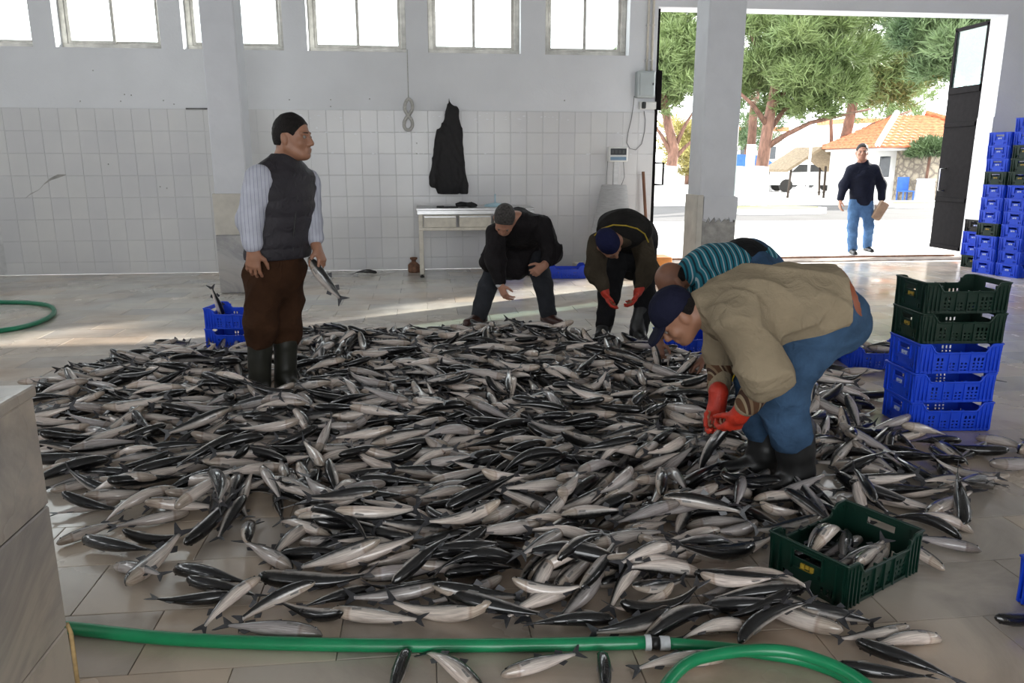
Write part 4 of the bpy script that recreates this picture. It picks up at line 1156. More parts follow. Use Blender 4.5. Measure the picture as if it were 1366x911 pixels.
# the covered area, outlined on the floor
OUT = [gz(x, y) for x, y in [(48, 512), (100, 497), (160, 482), (235, 466), (290, 474), (400, 449), (480, 446), (600, 443), (700, 441), (800, 452), (850, 463), (885, 478), (1010, 482), (1095, 494), (1140, 520), (1178, 560), (1250, 592), (1316, 606), (1322, 650), (1270, 690), (1235, 745), (1140, 800), (1180, 845), (1215, 868), (1090, 868), (960, 852), (850, 850), (560, 850), (440, 850), (350, 836), (390, 770), (330, 735), (240, 745), (120, 722), (80, 700), (110, 650), (62, 640), (52, 570)]]
poly = [(p.x, p.y) for p in OUT]
def inside(x, y):
    c = False; n = len(poly); j = n - 1
    for i in range(n):
        if (poly[i][1] > y) != (poly[j][1] > y) and x < (poly[j][0] - poly[i][0]) * (y - poly[i][1]) / (poly[j][1] - poly[i][1]) + poly[i][0]: c = not c
        j = i
    return c
def edge_dist(x, y):
    d = 9
    for i in range(len(poly)):
        a, b = Vector(poly[i]), Vector(poly[(i + 1) % len(poly)]); p = Vector((x, y))
        t = max(0, min(1, (p - a).dot(b - a) / max(1e-9, (b - a).length_squared))); d = min(d, (p - a - (b - a) * t).length)
    return d
AVOID = []      # (x, y, r): boots, crates, hoses are kept clear; filled below
for (x, y) in [(346, 524), (381, 519)]: p = gz(x, y); AVOID.append((p.x, p.y, .12))
for (x, y) in [(1064, 640), (1020, 625)]: p = gz(x, y); AVOID.append((p.x, p.y, .13))
for (x, y) in [(805, 440), (848, 455)]: p = gz(x, y); AVOID.append((p.x, p.y, .12))
for (x, y) in [(962, 520), (1010, 520)]: p = gz(x, y); AVOID.append((p.x, p.y, .10))
AVOID += [(sx_ - .12, sy_, .24), (sx_ + .12, sy_, .24), (2.05, 5.75, .25), (3.28, 5.17, .25)]
for k in (-.14, 0, .14): AVOID.append((GC[0] + k * c_(GR), GC[1] + k * s_(GR), .21))
def clear(x, y, ang, L):
    for u in (-.42, -.2, 0, .2, .42):
        px_, py_ = x + u * L * c_(ang), y + u * L * s_(ang)
        for (ax_, ay_, ar) in AVOID:
            if (px_ - ax_) ** 2 + (py_ - ay_) ** 2 < ar * ar: return False
        if px_ < BX + .06 and py_ < BYf + .08: return False
    return True
placed = []     # (matrix, variant, roll kind, x, y, hand label)
def hand(h, t_, roll, var, lab=None, z=0.0):
    a, b = gz(*h, .03), gz(*t_, .03)
    d = a - b; L = min(.44, max(.27, d.length)); c = (a + b) / 2 if d.length < .46 else a - d.normalized() * L / 2
    placed.append((drop(c.x, c.y, math.atan2(d.y, d.x), L, roll), var, roll, c.x, c.y, lab))
SIDE_CAM, SIDE_AWAY = 1, -1
def roll_for(ang, kind):
    """kind: 'back' black back towards the camera, 'belly' pale belly towards it, 'up' back up, 'down' belly up"""
    # rolling by +90 deg about the long axis turns the back to the fish's right-hand side (-y local)
    side = 1 if c_(ang) > 0 else -1          # heading right: right-hand side faces the camera
    base = {'back': side * 1.25, 'belly': -side * 1.45, 'up': 0.0, 'down': math.pi}[kind]
    return base
HL = [((165, 786), (245, 712), 'belly', 2, 'silver fish lying diagonally on bare wet floor at the left front, head down'),
      ((232, 758), (340, 783), 'back', 0, 'upper of two black-backed fish side by side at the left front'),
      ((250, 774), (352, 794), 'back', 8, 'lower of two black-backed fish side by side at the left front'),
      ((312, 793), (195, 801), 'back', 4, 'black-backed fish lying alone on bare floor below the pair at left'),
      ((345, 786), (262, 836), 'belly', 9, 'pale fish slanting towards the green hose at the left front'),
      ((108, 722), (212, 738), 'back', 10, 'black-backed fish above the bare floor patch at left'),
      ((75, 722), (170, 690), 'belly', 1, 'pale fish pointing left at the left border of the heap'),
      ((150, 750), (222, 775), 'belly', 5, 'pale fish lying half under others above the diagonal silver fish'),
      ((430, 842), (290, 832), 'belly', 0, 'pale fish lying along the green hose at the left front'),
      ((540, 868), (515, 945), 'up', 8, 'fish pointing away below the hose, cut by the bottom border, left one'),
      ((650, 925), (562, 858), 'belly', 2, 'fish below the green hose with its tail lying over the hose'),
      ((673, 896), (775, 868), 'belly', 1, 'pale silver fish lying alone just below the green hose'),
      ((806, 868), (808, 950), 'up', 0, 'fish pointing away below the hose, cut by the bottom border, right one'),
      ((968, 872), (838, 886), 'belly', 4, 'silver fish between the hose joint and the hose coil'),
      ((1255, 843), (1150, 860), 'belly', 9, 'right one of two pale fish in the right front corner of the heap'),
      ((1208, 838), (1118, 850), 'belly', 1, 'left one of two pale fish in the right front corner of the heap'),
      ((1140, 856), (1290, 908), 'back', 4, 'long black-backed fish slanting to the bottom border at right'),
      ((1122, 888), (1245, 903), 'back', 10, 'black-backed fish beside the hose coil at the bottom right'),
      ((1332, 826), (1420, 818), 'back', 5, 'black fish alone on the floor cut by the right border'),
      ((1310, 731), (1205, 712), 'belly', 0, 'pale fish pointing right beyond the open green crate'),
      ((1247, 748), (1190, 720), 'belly', 2, 'pale fish head coming out from under the open green crate'),
      ((1232, 690), (1300, 655), 'belly', 4, 'silver fish lying on bare wet floor right of the open green crate'),
      ((1290, 702), (1270, 650), 'up', 8, 'dark fish pointing at the camera right of the green crate'),
      ((1325, 640), (1270, 672), 'back', 1, 'black-backed fish at the right tip of the heap'),
      ((1318, 622), (1420, 618), 'belly', 0, 'pale fish lying on the floor cut by the right border'),
      ((1300, 580), (1390, 604), 'belly', 3, 'pale fish beside the foot of the crate stack'),
      ((1354, 606), (1420, 580), 'belly', 9, 'fish half out of the right border behind the stack'),
      ((1262, 512), (1420, 500), 'belly', 0, 'far fish on the floor cut by the right border'),
      ((58, 508), (50, 528), 'up', 1, 'small fish pointing away at the left end of the heap'),
      ((153, 472), (150, 492), 'up', 0, 'lone fish pointing away behind the left end of the heap'),
      ((178, 500), (188, 520), 'down', 2, 'belly-up fish at the back left of the heap'),
      ((1118, 496), (1185, 494), 'belly', 1, 'pale fish in front of the blue crate behind the stack'),
      ((1095, 478), (1140, 470), 'back', 3, 'fish lying left of the blue crate behind the stack'),
      ((1095, 486), (1085, 500), 'belly', 5, 'fish behind the jeans of the crouching man in the navy cap')]
for h, t_, kind, var, lab in HL:
    a, b = gz(*h), gz(*t_); ang = math.atan2(a.y - b.y, a.x - b.x)
    hand(h, t_, roll_for(ang, kind) + rf.uniform(-.15, .15), var, lab)
p = gz(486, 366); placed.append((drop(p.x, p.y, .2, .34, 1.3), 3, 1.3, p.x, p.y, 'single dark fish lying far back near the tiled wall'))
# the heap
cells = []
def place_random(n, prob, layer):
    k = 0; tries = 0
    while k < n and tries < n * 60:
        tries += 1
        x, y = rf.uniform(-2.7, 2.8), rf.uniform(1.9, 7.1)
        if not inside(x, y): continue
        ed = edge_dist(x, y)
        if layer > 0 and ed < .15 + .25 * rf.random() * layer: continue
        p = proj((x, y, 0))
        pr = 1.0
        if p[0] < 420 and p[1] > 690: pr = .22
        elif p[0] < 260 and p[1] > 560: pr = .55
        elif p[0] > 1150 and p[1] > 600: pr = .5
        elif p[0] < 200: pr = .6
        if layer == 0: pr = min(1, pr * 1.4)
        if rf.random() > pr * prob: continue
        nz = mnoise.noise(Vector((x * .75, y * .75, 3.1)))
        nz2 = mnoise.noise(Vector((x * 1.7 + 9, y * 1.7, 7.7)))
        ang = nz * 1.5 + (math.pi / 2 if nz2 > .30 else 0) + rf.gauss(0, .38) + (math.pi if rf.random() < .5 else 0)
        L = max(.27, min(.42, rf.gauss(.322, .030)))
        if not clear(x, y, ang, L): continue
        if p[1] > 830 and (math.sin(ang) * L / 2 + .0) and proj((x, y - abs(s_(ang)) * L * .5, 0))[1] > 858: continue
        ft = foot(x, y, ang, L)
        if not ft: continue
        hs = np.array([HM[i, j] for i, j, _, _ in ft])
        if layer == 0 and (hs > .03).mean() > .34: continue
        if layer == 1 and hs.max() > .17: continue
        kind = rf.choices(['back', 'belly', 'up', 'down'], [.36, .46, .10, .08])[0]
        roll = roll_for(ang, kind) + rf.gauss(0, .28)
        placed.append((drop(x, y, ang, L, roll), rf.randrange(NVAR), roll, x, y, None)); k += 1
    return k
n0 = place_random(900, 1.0, 0)
n1 = place_random(700, 1.0, 1)
n2 = place_random(120, .8, 2)
print('fish', n0, n1, n2)
# the 300 largest in view become things of their own, the rest one covering
rest = [f for f in placed if f[5] is None]
rest.sort(key=lambda f: proj((f[3], f[4], .03))[2])
own_f = [f for f in placed if f[5] is not None]
nown = 286 - len(own_f)
for f in own_f: fish_obj(f[0], f[1], f[5])
def kind_word(Mx):
    d = Mx.to_3x3() @ Vector((0, 0, 1)); d.normalize()
    view = (CAM - Mx.translation).normalized()
    q = d.dot(view)
    return 'black-backed' if q > .45 else ('pale bellied' if q < -.25 else 'silver sided')
def zone(x, y):
    px, py, _ = proj((x, y, .03))
    if px > 1110: return 'right of the open green crate' if py > 640 else 'by the foot of the crate stack'
    if px > 960: return ('below' if py > 790 else 'left of') + ' the open green crate' if py > 660 else 'near the boots of the navy cap man'
    if px > 840: return 'above the hose joint' if py > 770 else 'between hose joint and navy cap man'
    if px > 700: return 'above the hose left of its joint' if py > 770 else 'in the heap front right of centre'
    if px > 560: return 'above the green hose at mid picture' if py > 770 else 'in the heap front at the centre'
    if px > 430: return 'above the green hose left of mid picture' if py > 770 else 'in the heap front left of centre'
    if px > 250: return 'near the bare floor patch at left front'
    return 'beside the marble low wall at left'
def heading(Mx):
    d = Mx.to_3x3() @ Vector((1, 0, 0)); a, b = d.dot(RT), d.dot(HD_)
    return ('right' if a > 0 else 'left') if abs(a) > abs(b) * .8 else ('away' if b > 0 else 'forward')
HD_ = Vector((s_(YAW), c_(YAW), 0))
for f in rest[:nown]:
    lab = '%s fish, head %s, %s' % (kind_word(f[0]), heading(f[0]), zone(f[3], f[4]))
    fish_obj(f[0], f[1], lab, 'fish heaped on the floor: ' + lab)
# joined rest
Vs, Fs, DV, LX, TN, MI, off = [], [], [], [], [], [], 0
for (Mx, var, roll, x, y, lab) in rest[nown:]:
    A = np.array(Mx)[:3]
    for gi, g_ in enumerate(FV[var][:7]):
        v = np.asarray(g_[0]); v = v @ A[:, :3].T + A[:, 3]
        Vs.append(v); Fs += [tuple(i + off for i in f) for f in g_[1]]; off += len(v); MI += [0 if gi == 0 else (2 if gi > 4 else 1)] * len(g_[1])
        DV.append(np.asarray(g_[2]) if gi == 0 else np.zeros(len(v))); LX.append(np.asarray(g_[3]) if gi == 0 else np.zeros(len(v)))
        TN.append(np.full(len(v), (hash((round(x, 3), round(y, 3))) % 100) / 99.0))
me = bpy.data.meshes.new('fish_heap'); me.from_pydata(np.concatenate(Vs).tolist(), [], Fs)
attr(me, 'dv', np.concatenate(DV)); attr(me, 'lx', np.concatenate(LX)); attr(me, 'tone', np.concatenate(TN))
me.materials.append(M['fish']); me.materials.append(M['fin']); me.materials.append(M['fin_pale']); me.polygons.foreach_set('material_index', MI); me.polygons.foreach_set('use_smooth', [m_ == 0 for m_ in MI]); me.update()
ho = bpy.data.objects.new('fish_heap', me); COL.objects.link(ho)
tag(ho, 'countless fish covering the floor further back between the men', 'fish', None, 'stuff')
print('fish total', len(placed), 'tris', sum(len(f) - 2 for f in Fs))

# fish inside crates
def fish_in(cx, cy, rz, n, z0, label, seed):
    r = random.Random(seed); grp = label
    for k in range(n):
        u, w = r.uniform(-.05, .05), r.uniform(-.09, .09)
        a = rz + r.choice([0, math.pi]) + r.gauss(0, .35)
        if n < 3: u = w = 0
        x, y = cx + u * c_(rz) - w * s_(rz), cy + u * s_(rz) + w * c_(rz)
        L = r.uniform(.27, .32)
        tl = r.uniform(-.18, .18)
        roll = roll_for(a, r.choice(['belly', 'back', 'belly'])) + r.gauss(0, .2)
        Mx = Matrix.Translation((x, y, z0 + .03 + k * .011)) @ Matrix.Rotation(a, 4, 'Z') @ Matrix.Rotation(tl, 4, 'Y') @ Matrix.Rotation(roll, 4, 'X') @ Matrix.Diagonal((L, L, L, 1))
        fish_obj(Mx, r.randrange(NVAR), label, grp)
fish_in(GC[0], GC[1], GR, 9, .012, 'fish lying inside the open green crate', 5)
fish_in(3.28, 5.17, math.radians(-8), 8, .05, 'fish heaped in the blue crate behind the foreground stack', 6)
Mx = Matrix.Translation((LC[0] - .16, LC[1] - .02, .36)) @ Matrix.Rotation(1.2, 4, 'Z') @ Matrix.Rotation(1.15, 4, 'Y') @ Matrix.Rotation(1.2, 4, 'X') @ Matrix.Diagonal((.34, .34, .34, 1))
fish_obj(Mx, 4, 'fish standing tail up in the blue crate behind the vest man')
# ------------------------------------------------------------------ implicit-surface modelling for people and cloth
class SDF:
    """smooth union of round shapes on a grid, turned into one continuous surface (surface nets)"""
    def __init__(s): s.pr = []
    def cap(s, a, b, ra, rb=None, k=.03, side=None, q=1.0, neg=False):
        s.pr.append(('c', np.array(a, float), np.array(b, float), ra, ra if rb is None else rb, k, None if side is None else np.array(side, float), q, neg)); return s
    def ell(s, c, r, ax, k=.03, neg=False):
        """ellipsoid with half axes r along the unit vectors ax (3)"""
        s.pr.append(('e', np.array(c, float), np.array(r, float), np.array([tuple(v) for v in ax], float), k, neg)); return s
    def mesh(s, name, h, infl=0.0, cuts=(), fold=None, off=(0, 0, 0)):
        lo, hi = np.full(3, 1e9), np.full(3, -1e9); bb = []
        for p in s.pr:
            if p[0] == 'c':
                r = max(p[3], p[4]) + abs(infl); a, b = np.minimum(p[1], p[2]) - r, np.maximum(p[1], p[2]) + r
            else: r = p[2].max() + abs(infl); a, b = p[1] - r, p[1] + r
            bb.append((a, b))
            if not p[-1]: lo = np.minimum(lo, a); hi = np.maximum(hi, b)
        pad = 3 * h + (.03 if fold else .012); lo -= pad; hi += pad
        n = np.ceil((hi - lo) / h).astype(int) + 1
        D = np.full(n, .25, np.float32)
        for p, (a, b) in zip(s.pr, bb):
            k = p[5] if p[0] == 'c' else p[4]
            m = k + 4 * h
            i0 = np.maximum(0, np.floor((a - m - lo) / h).astype(int)); i1 = np.minimum(n, np.ceil((b + m - lo) / h).astype(int) + 1)
            if (i1 <= i0).any(): continue
            g = [(lo[t] + np.arange(i0[t], i1[t]) * h) for t in range(3)]
            X, Y, Z = np.meshgrid(*g, indexing='ij', sparse=True)
            if p[0] == 'c':
                _, A, B, ra, rb, k, sd, q, neg = p
                ba = B - A; L = np.linalg.norm(ba) + 1e-9
                px, py, pz = X - A[0], Y - A[1], Z - A[2]
                if sd is None:
                    t = np.clip((px * ba[0] + py * ba[1] + pz * ba[2]) / (L * L), 0, 1)
                    d = np.sqrt((px - ba[0] * t) ** 2 + (py - ba[1] * t) ** 2 + (pz - ba[2] * t) ** 2) - (ra + (rb - ra) * t) - infl
                else:
                    u = ba / L; sdv = sd - u * sd.dot(u); sdv /= np.linalg.norm(sdv); w = np.cross(u, sdv)
                    al = px * u[0] + py * u[1] + pz * u[2]; t = np.clip(al / L, 0, 1)
                    ss = px * sdv[0] + py * sdv[1] + pz * sdv[2]; ww = (px * w[0] + py * w[1] + pz * w[2])
                    r = ra + (rb - ra) * t + infl
                    d = (np.sqrt((al - t * L) ** 2 + ss ** 2 + (ww / q) ** 2) - r) * (.5 + .5 * q)
            else:
                _, c, r, ax, k, neg = p
                r = r + infl
                px, py, pz = X - c[0], Y - c[1], Z - c[2]
                e = [(px * ax[t][0] + py * ax[t][1] + pz * ax[t][2]) / r[t] for t in range(3)]
                k0 = np.sqrt(e[0] ** 2 + e[1] ** 2 + e[2] ** 2) + 1e-6
                k1 = np.sqrt((e[0] / r[0]) ** 2 + (e[1] / r[1]) ** 2 + (e[2] / r[2]) ** 2) + 1e-6
                d = k0 * (k0 - 1) / k1
            sl = tuple(slice(i0[t], i1[t]) for t in range(3)); S = D[sl]
            if neg:
                d = -d; hh = np.clip(.5 - .5 * (S - d) / k, 0, 1); D[sl] = S * (1 - hh) + d * hh + k * hh * (1 - hh)
            else:
                hh = np.clip(.5 + .5 * (S - d) / k, 0, 1); D[sl] = S * (1 - hh) + d * hh - k * hh * (1 - hh)
        if fold or cuts:
            ax = [lo[t] + np.arange(n[t]) * h for t in range(3)]
            X, Y, Z = np.meshgrid(*ax, indexing='ij', sparse=True)
            if fold:
                near = np.abs(D) < .06
                ii = np.nonzero(near); P = np.stack([ax[t][ii[t]] for t in range(3)], 1)
                D[ii] += fold(P).astype(np.float32)
            for c, nn in cuts:
                D = np.maximum(D, ((X - c[0]) * nn[0] + (Y - c[1]) * nn[1] + (Z - c[2]) * nn[2]).astype(np.float32))
        return net(name, D, lo, h, off)
def net(name, D, lo, h, off):
    S = D < 0
    n = D.shape
    cnt = np.zeros((n[0] - 1, n[1] - 1, n[2] - 1), np.int8)
    for a in (0, 1):
        for b in (0, 1):
            for c in (0, 1): cnt += S[a:n[0] - 1 + a, b:n[1] - 1 + b, c:n[2] - 1 + c]
    I, J_, K = np.nonzero((cnt > 0) & (cnt < 8))
    idx = np.full(cnt.shape, -1, np.int32); idx[I, J_, K] = np.arange(len(I))
    cv = {(a, b, c): D[I + a, J_ + b, K + c] for a in (0, 1) for b in (0, 1) for c in (0, 1)}
    acc = np.zeros((len(I), 3)); w = np.zeros(len(I))
    cs = list(cv)
    for p in cs:
        for t in range(3):
            if p[t] == 0:
                q = list(p); q[t] = 1; q = tuple(q)
                v0, v1 = cv[p], cv[q]; m = (v0 < 0) != (v1 < 0)
                tt = np.where(m, v0 / np.where(m, v0 - v1, 1), 0)
                pos = np.repeat(np.array(p, float)[None], len(I), 0); pos[:, t] += tt
                acc += pos * m[:, None]; w += m
    V = (np.stack([I, J_, K], 1) + acc / w[:, None]) * h + lo - np.array(off)
    Fq = []
    for t in range(3):
        sl0 = [slice(1, -1)] * 3; sl1 = [slice(1, -1)] * 3
        sl0[t] = slice(0, -1); sl1[t] = slice(1, None)
        A, B = S[tuple(sl0)], S[tuple(sl1)]
        e = np.nonzero(A != B)
        e = [e[0].copy(), e[1].copy(), e[2].copy()]
        for q in range(3):
            if q != t: e[q] += 1
        u, v = (t + 1) % 3, (t + 2) % 3
        def cell(du, dv):
            c = [x.copy() for x in e]; c[u] = c[u] + du; c[v] = c[v] + dv
            return idx[c[0], c[1], c[2]]
        quad = np.stack([cell(-1, -1), cell(0, -1), cell(0, 0), cell(-1, 0)], 1)
        flip = ~A[A != B]
        quad[flip] = quad[flip][:, ::-1]
        Fq.append(quad)
    Fq = np.concatenate(Fq); Fq = Fq[(Fq >= 0).all(1)]
    me = bpy.data.meshes.new(name)
    me.vertices.add(len(V)); me.vertices.foreach_set('co', V.astype(np.float32).ravel())
    me.loops.add(len(Fq) * 4); me.loops.foreach_set('vertex_index', Fq.astype(np.int32).ravel())
    me.polygons.add(len(Fq)); me.polygons.foreach_set('loop_start', np.arange(0, len(Fq) * 4, 4, dtype=np.int32))
    me.polygons.foreach_set('use_smooth', np.ones(len(Fq), bool))
    me.update(calc_edges=True)
    return me
def folds(seed, amp, f=(22, 50), dirs=None, n=6):
    r = np.random.RandomState(seed); W = r.normal(size=(n, 3)); W /= np.linalg.norm(W, axis=1)[:, None]
    if dirs is not None: W = W * .55 + np.array(dirs)[None] * r.choice([-1, 1], n)[:, None]; W /= np.linalg.norm(W, axis=1)[:, None]
    fr = r.uniform(f[0], f[1], n); ph = r.uniform(0, 6.28, n)
    W2 = r.normal(size=(2, 3)) * 9
    def fn(P):
        warp = .6 * np.sin(P @ W2[0] + 1.3) + .6 * np.sin(P @ W2[1] + 4.1)
        o = 0; m = min(n, 4)
        for i in range(m):
            ph_ = .5 * (P @ (W[i] * fr[i]) + ph[i] + warp * 2.2)
            o = o + ((1 - np.abs(np.sin(ph_))) ** 1.6 - .30) * (.45 + .55 * np.sin(P @ W2[i % 2] * .8 + i * 1.9))
        return -o * amp * .85
    return fn
def put(me, name, m, parent):
    o = bpy.data.objects.new(name, me); COL.objects.link(o); o.parent = parent
    me.materials.append(m); return o

Z = Vector((0, 0, 1))
HD = Vector((s_(YAW), c_(YAW), 0))
def J(px, py, dist):
    d = ray(px, py); return CAM + d * (dist / d.dot(HD))
def hand_prims(S, w, dr, pn, sd, curl=(.35, .45, .35), sc=1.0, spread=.16, thumb=(.55, .75, .25), k=.010, rad=.0088):
    """palm and five fingers: w wrist, dr pointing to the fingers, pn the palm's facing, sd towards the thumb"""
    dr = Vector(dr).normalized(); sd = Vector(sd); sd = (sd - dr * sd.dot(dr)).normalized(); pn0 = Vector(pn); pn = dr.cross(sd)
    if pn.dot(pn0) < 0: pn = -pn
    w = Vector(w)
    offs = (.030, .010, -.010, -.028); lens = (.92, 1.0, .95, .76); kn = (.088, .092, .088, .080)
    S.cap(w, w + dr * .04 * sc, .026 * sc, .028 * sc, k=.02, side=sd, q=.68)
    for i in range(4):
        base = w + dr * kn[i] * sc + sd * offs[i] * sc
        S.cap(w + dr * .02 * sc + sd * offs[i] * .6 * sc, base, .0135 * sc, .0115 * sc, k=.016)
        d = (dr + sd * offs[i] / .03 * spread).normalized(); p = base; a = 0
        for ln, c, r0, r1 in ((.041, curl[0], 1.08, 1.0), (.027, curl[1], 1.0, .92), (.021, curl[2], .92, .78)):
            a += c * (1 + .08 * i); dd = (d * c_(a) + pn * s_(a)).normalized(); qn = p + dd * ln * lens[i] * sc
            S.cap(p, qn, rad * r0 * sc, rad * r1 * sc, k=k * .6); p = qn
    t0 = w + dr * .028 * sc + sd * .022 * sc
    d = (dr * thumb[0] + sd * thumb[1] + pn * thumb[2]).normalized(); p1 = t0 + d * .042 * sc
    d2 = (dr * (thumb[0] + .35) + sd * thumb[1] * .55 + pn * (thumb[2] + .15)).normalized(); p2 = p1 + d2 * .030 * sc
    d3 = (dr * (thumb[0] + .5) + sd * thumb[1] * .25 + pn * (thumb[2] + .25)).normalized(); p3 = p2 + d3 * .024 * sc
    S.cap(t0, p1, .0135 * sc, .0112 * sc, k=.014).cap(p1, p2, .0108 * sc, .0098 * sc, k=.006).cap(p2, p3, .0098 * sc, .0075 * sc, k=.006)
def head_prims(S, c, f, u, sc=1.0, neck=None):
    f = Vector(f).normalized(); u = Vector(u); u = (u - f * u.dot(f)).normalized(); r = f.cross(u); c = Vector(c)
    P = lambda a, b, d: c + (r * a + f * b + u * d) * sc
    ax = (r, f, u)
    R = lambda *v: [x * sc for x in v]
    S.ell(P(0, -.012, .028), R(.076, .096, .090), ax, .02)
    S.ell(P(0, .022, -.040), R(.060, .070, .078), ax, .03)
    S.ell(P(0, .060, -.092), R(.030, .036, .026), ax, .022)          # chin
    for s in (-1, 1):
        S.cap(P(s * .056, -.01, -.052), P(s * .026, .062, -.088), .020 * sc, .016 * sc, k=.03)     # jaw line
        S.ell(P(s * .040, .062, -.028), R(.022, .020, .020), ax, .025)   # cheek
        S.ell(P(s * .031, .098, .004), R(.016, .014, .011), ax, .014, neg=True)   # eye socket
        S.cap(P(s * .012, .087, .022), P(s * .046, .072, .022), .0095 * sc, .008 * sc, k=.012)  # brow
        S.ell(P(s * .077, -.012, -.012), R(.011, .019, .031), (r, (f + u * .25).normalized(), (u - f * .25).normalized()), .008)   # ear
        S.ell(P(s * .011, .094, -.036), R(.009, .010, .008), ax, .008)   # nostril wing
    S.cap(P(0, .086, .016), P(0, .108, -.028), .0085 * sc, .0135 * sc, k=.012)   # nose
    S.cap(P(-.018, .091, -.059), P(.018, .091, -.059), .0078 * sc, k=.006)       # upper lip
    S.cap(P(-.015, .089, -.071), P(.015, .089, -.071), .0082 * sc, k=.006)       # lower lip
    S.cap(P(-.024, .101, -.0652), P(.024, .101, -.0652), .0030 * sc, k=.003, neg=True)
    if neck is not None: S.cap(P(0, -.030, -.035), neck, .054 * sc, .062 * sc, k=.035)
    return P, (r, f, u)
def eyes(parent, P, ax, sc, off):
    r, f, u = ax
    for s in (-1, 1):
        mb = MB(); c = P(s * .031, .0795, .004); n = 10
        for lat in range(5):
            t = lat / 4 * math.pi / 2
            for k in range(n):
                a = 2 * math.pi * k / n
                mb.v.append(tuple(c + (f * c_(t) + (r * c_(a) + u * s_(a)) * s_(t)) * 0.0102 * sc))
        for lat in range(4):
            for k in range(n): mb.f.append((lat * n + k, lat * n + (k + 1) % n, (lat + 1) * n + (k + 1) % n, (lat + 1) * n + k)); mb.sm.append(True)
        e = mb.build('eye', M['eyeball'], parent)
        mb = MB(); c2 = P(s * .031, .0889, .004)
        mb.add([c2 + f * .0012 + (r * c_(2 * math.pi * k / 10) + u * s_(2 * math.pi * k / 10)) * .0055 * sc for k in range(10)], [tuple(range(10))])
        o = mb.build('iris', M['fish_eye'], e)

def skin(name, col):
    m, nt, b = nodes(name)
    n = tex(nt, scale=14, detail=4)
    nt.links.new(ramp(nt, n.outputs['Fac'], [(.3, tuple(c * .80 for c in col)), (.7, col)]), b.inputs['Base Color'])
    setin(b, Roughness=.5); b.inputs['Subsurface Weight'].default_value = .04; b.inputs['Subsurface Radius'].default_value = (.012, .005, .003)
    n2 = tex(nt, scale=90, detail=3); bump(nt, b, n2.outputs['Fac'], .15, .003)
    return m
M['skin'] = skin('tanned_skin', (.34, .165, .10))
M['skin_red'] = skin('ruddy_skin', (.44, .215, .14))
M['skin_dark'] = skin('sun_dark_skin', (.25, .115, .07))
M['eyeball'] = mat('eye_white', (.24, .21, .19), .2, var=.05)
def cloth(name, col, rough=.85, var=.22, scale=9, weave=160, wb=.25, spec=.12, stretch=None, sheen=0.0):
    m, nt, b = nodes(name)
    n = tex(nt, scale=scale, detail=6, rough=.6, stretch=stretch)
    nt.links.new(ramp(nt, n.outputs['Fac'], [(.3, tuple(c * (1 - var) for c in col)), (.7, tuple(min(1, c * (1 + var)) for c in col))]), b.inputs['Base Color'])
    setin(b, Roughness=rough); b.inputs['Specular IOR Level'].default_value = spec; b.inputs['Sheen Weight'].default_value = sheen
    n2 = tex(nt, scale=weave, detail=2); bp = N(nt, 'ShaderNodeBump'); bp.inputs['Strength'].default_value = wb; bp.inputs['Distance'].default_value = .003
    n3 = tex(nt, scale=11, detail=3, rough=.5); n3.inputs['Distortion'].default_value = 1.6
    b3 = N(nt, 'ShaderNodeBump'); b3.inputs['Strength'].default_value = .6; b3.inputs['Distance'].default_value = .022
    nt.links.new(n3.outputs['Fac'], b3.inputs['Height']); nt.links.new(n2.outputs['Fac'], bp.inputs['Height']); nt.links.new(b3.outputs[0], bp.inputs['Normal']); nt.links.new(bp.outputs[0], b.inputs['Normal'])
    return m
def striped(name, stops, per, at='su', rough=.85):
    """cloth with woven stripes that repeat every per metres of the stored coordinate"""
    m, nt, b = nodes(name)
    a = N(nt, 'ShaderNodeAttribute'); a.attribute_name = at
    d = N(nt, 'ShaderNodeMath', operation='DIVIDE'); d.inputs[1].default_value = per; nt.links.new(a.outputs['Fac'], d.inputs[0])
    fr = N(nt, 'ShaderNodeMath', operation='FRACT'); nt.links.new(d.outputs[0], fr.inputs[0])
    r = N(nt, 'ShaderNodeValToRGB'); r.color_ramp.interpolation = 'CONSTANT'; e = r.color_ramp.elements
    while len(e) < len(stops): e.new(.5)
    for i, (p, c) in enumerate(stops): e[i].position = p; e[i].color = (*c, 1)
    nt.links.new(fr.outputs[0], r.inputs[0])
    n = tex(nt, scale=12, detail=4); mx = N(nt, 'ShaderNodeMixRGB'); mx.blend_type = 'MULTIPLY'; mx.inputs[0].default_value = 1
    nt.links.new(r.outputs[0], mx.inputs[1]); nt.links.new(ramp(nt, n.outputs['Fac'], [(.3, (.82, .82, .82)), (.7, (1, 1, 1))]), mx.inputs[2])
    nt.links.new(mx.outputs[0], b.inputs['Base Color']); setin(b, Roughness=rough); b.inputs['Specular IOR Level'].default_value = .2
    return m
def along(o, axis, origin=(0, 0, 0), name='su'):
    co = np.empty(len(o.data.vertices) * 3, np.float32); o.data.vertices.foreach_get('co', co); co = co.reshape(-1, 3)
    attr(o.data, name, (co - np.array(origin, np.float32)) @ np.array(axis, np.float32))
M['vest'] = cloth('charcoal_quilted_nylon', (.030, .027, .032), .55, .25, 5, 60, .3, .22)
M['stripe_shirt'] = striped('white_striped_shirt', [(0, (.50, .51, .58)), (.74, (.20, .21, .30)), (.84, (.50, .51, .58))], .021)
M['brown_cloth'] = cloth('brown_work_trousers', (.040, .018, .009), .9, .3, 7)
M['rubber_olive'] = mat('olive_rubber_boot', (.017, .017, .012), .42, var=.25, scale=10)
M['hair_dark'] = mat('dark_hair', (.010, .008, .007), .55, 0, var=.5, scale=60, bmp=1.0, bscale=140, spec=.2, bdist=.012)
M['hair_grey'] = mat('greying_hair', (.060, .054, .050), .6, 0, var=.6, scale=70, bmp=1.0, bscale=140, spec=.2, bdist=.012)
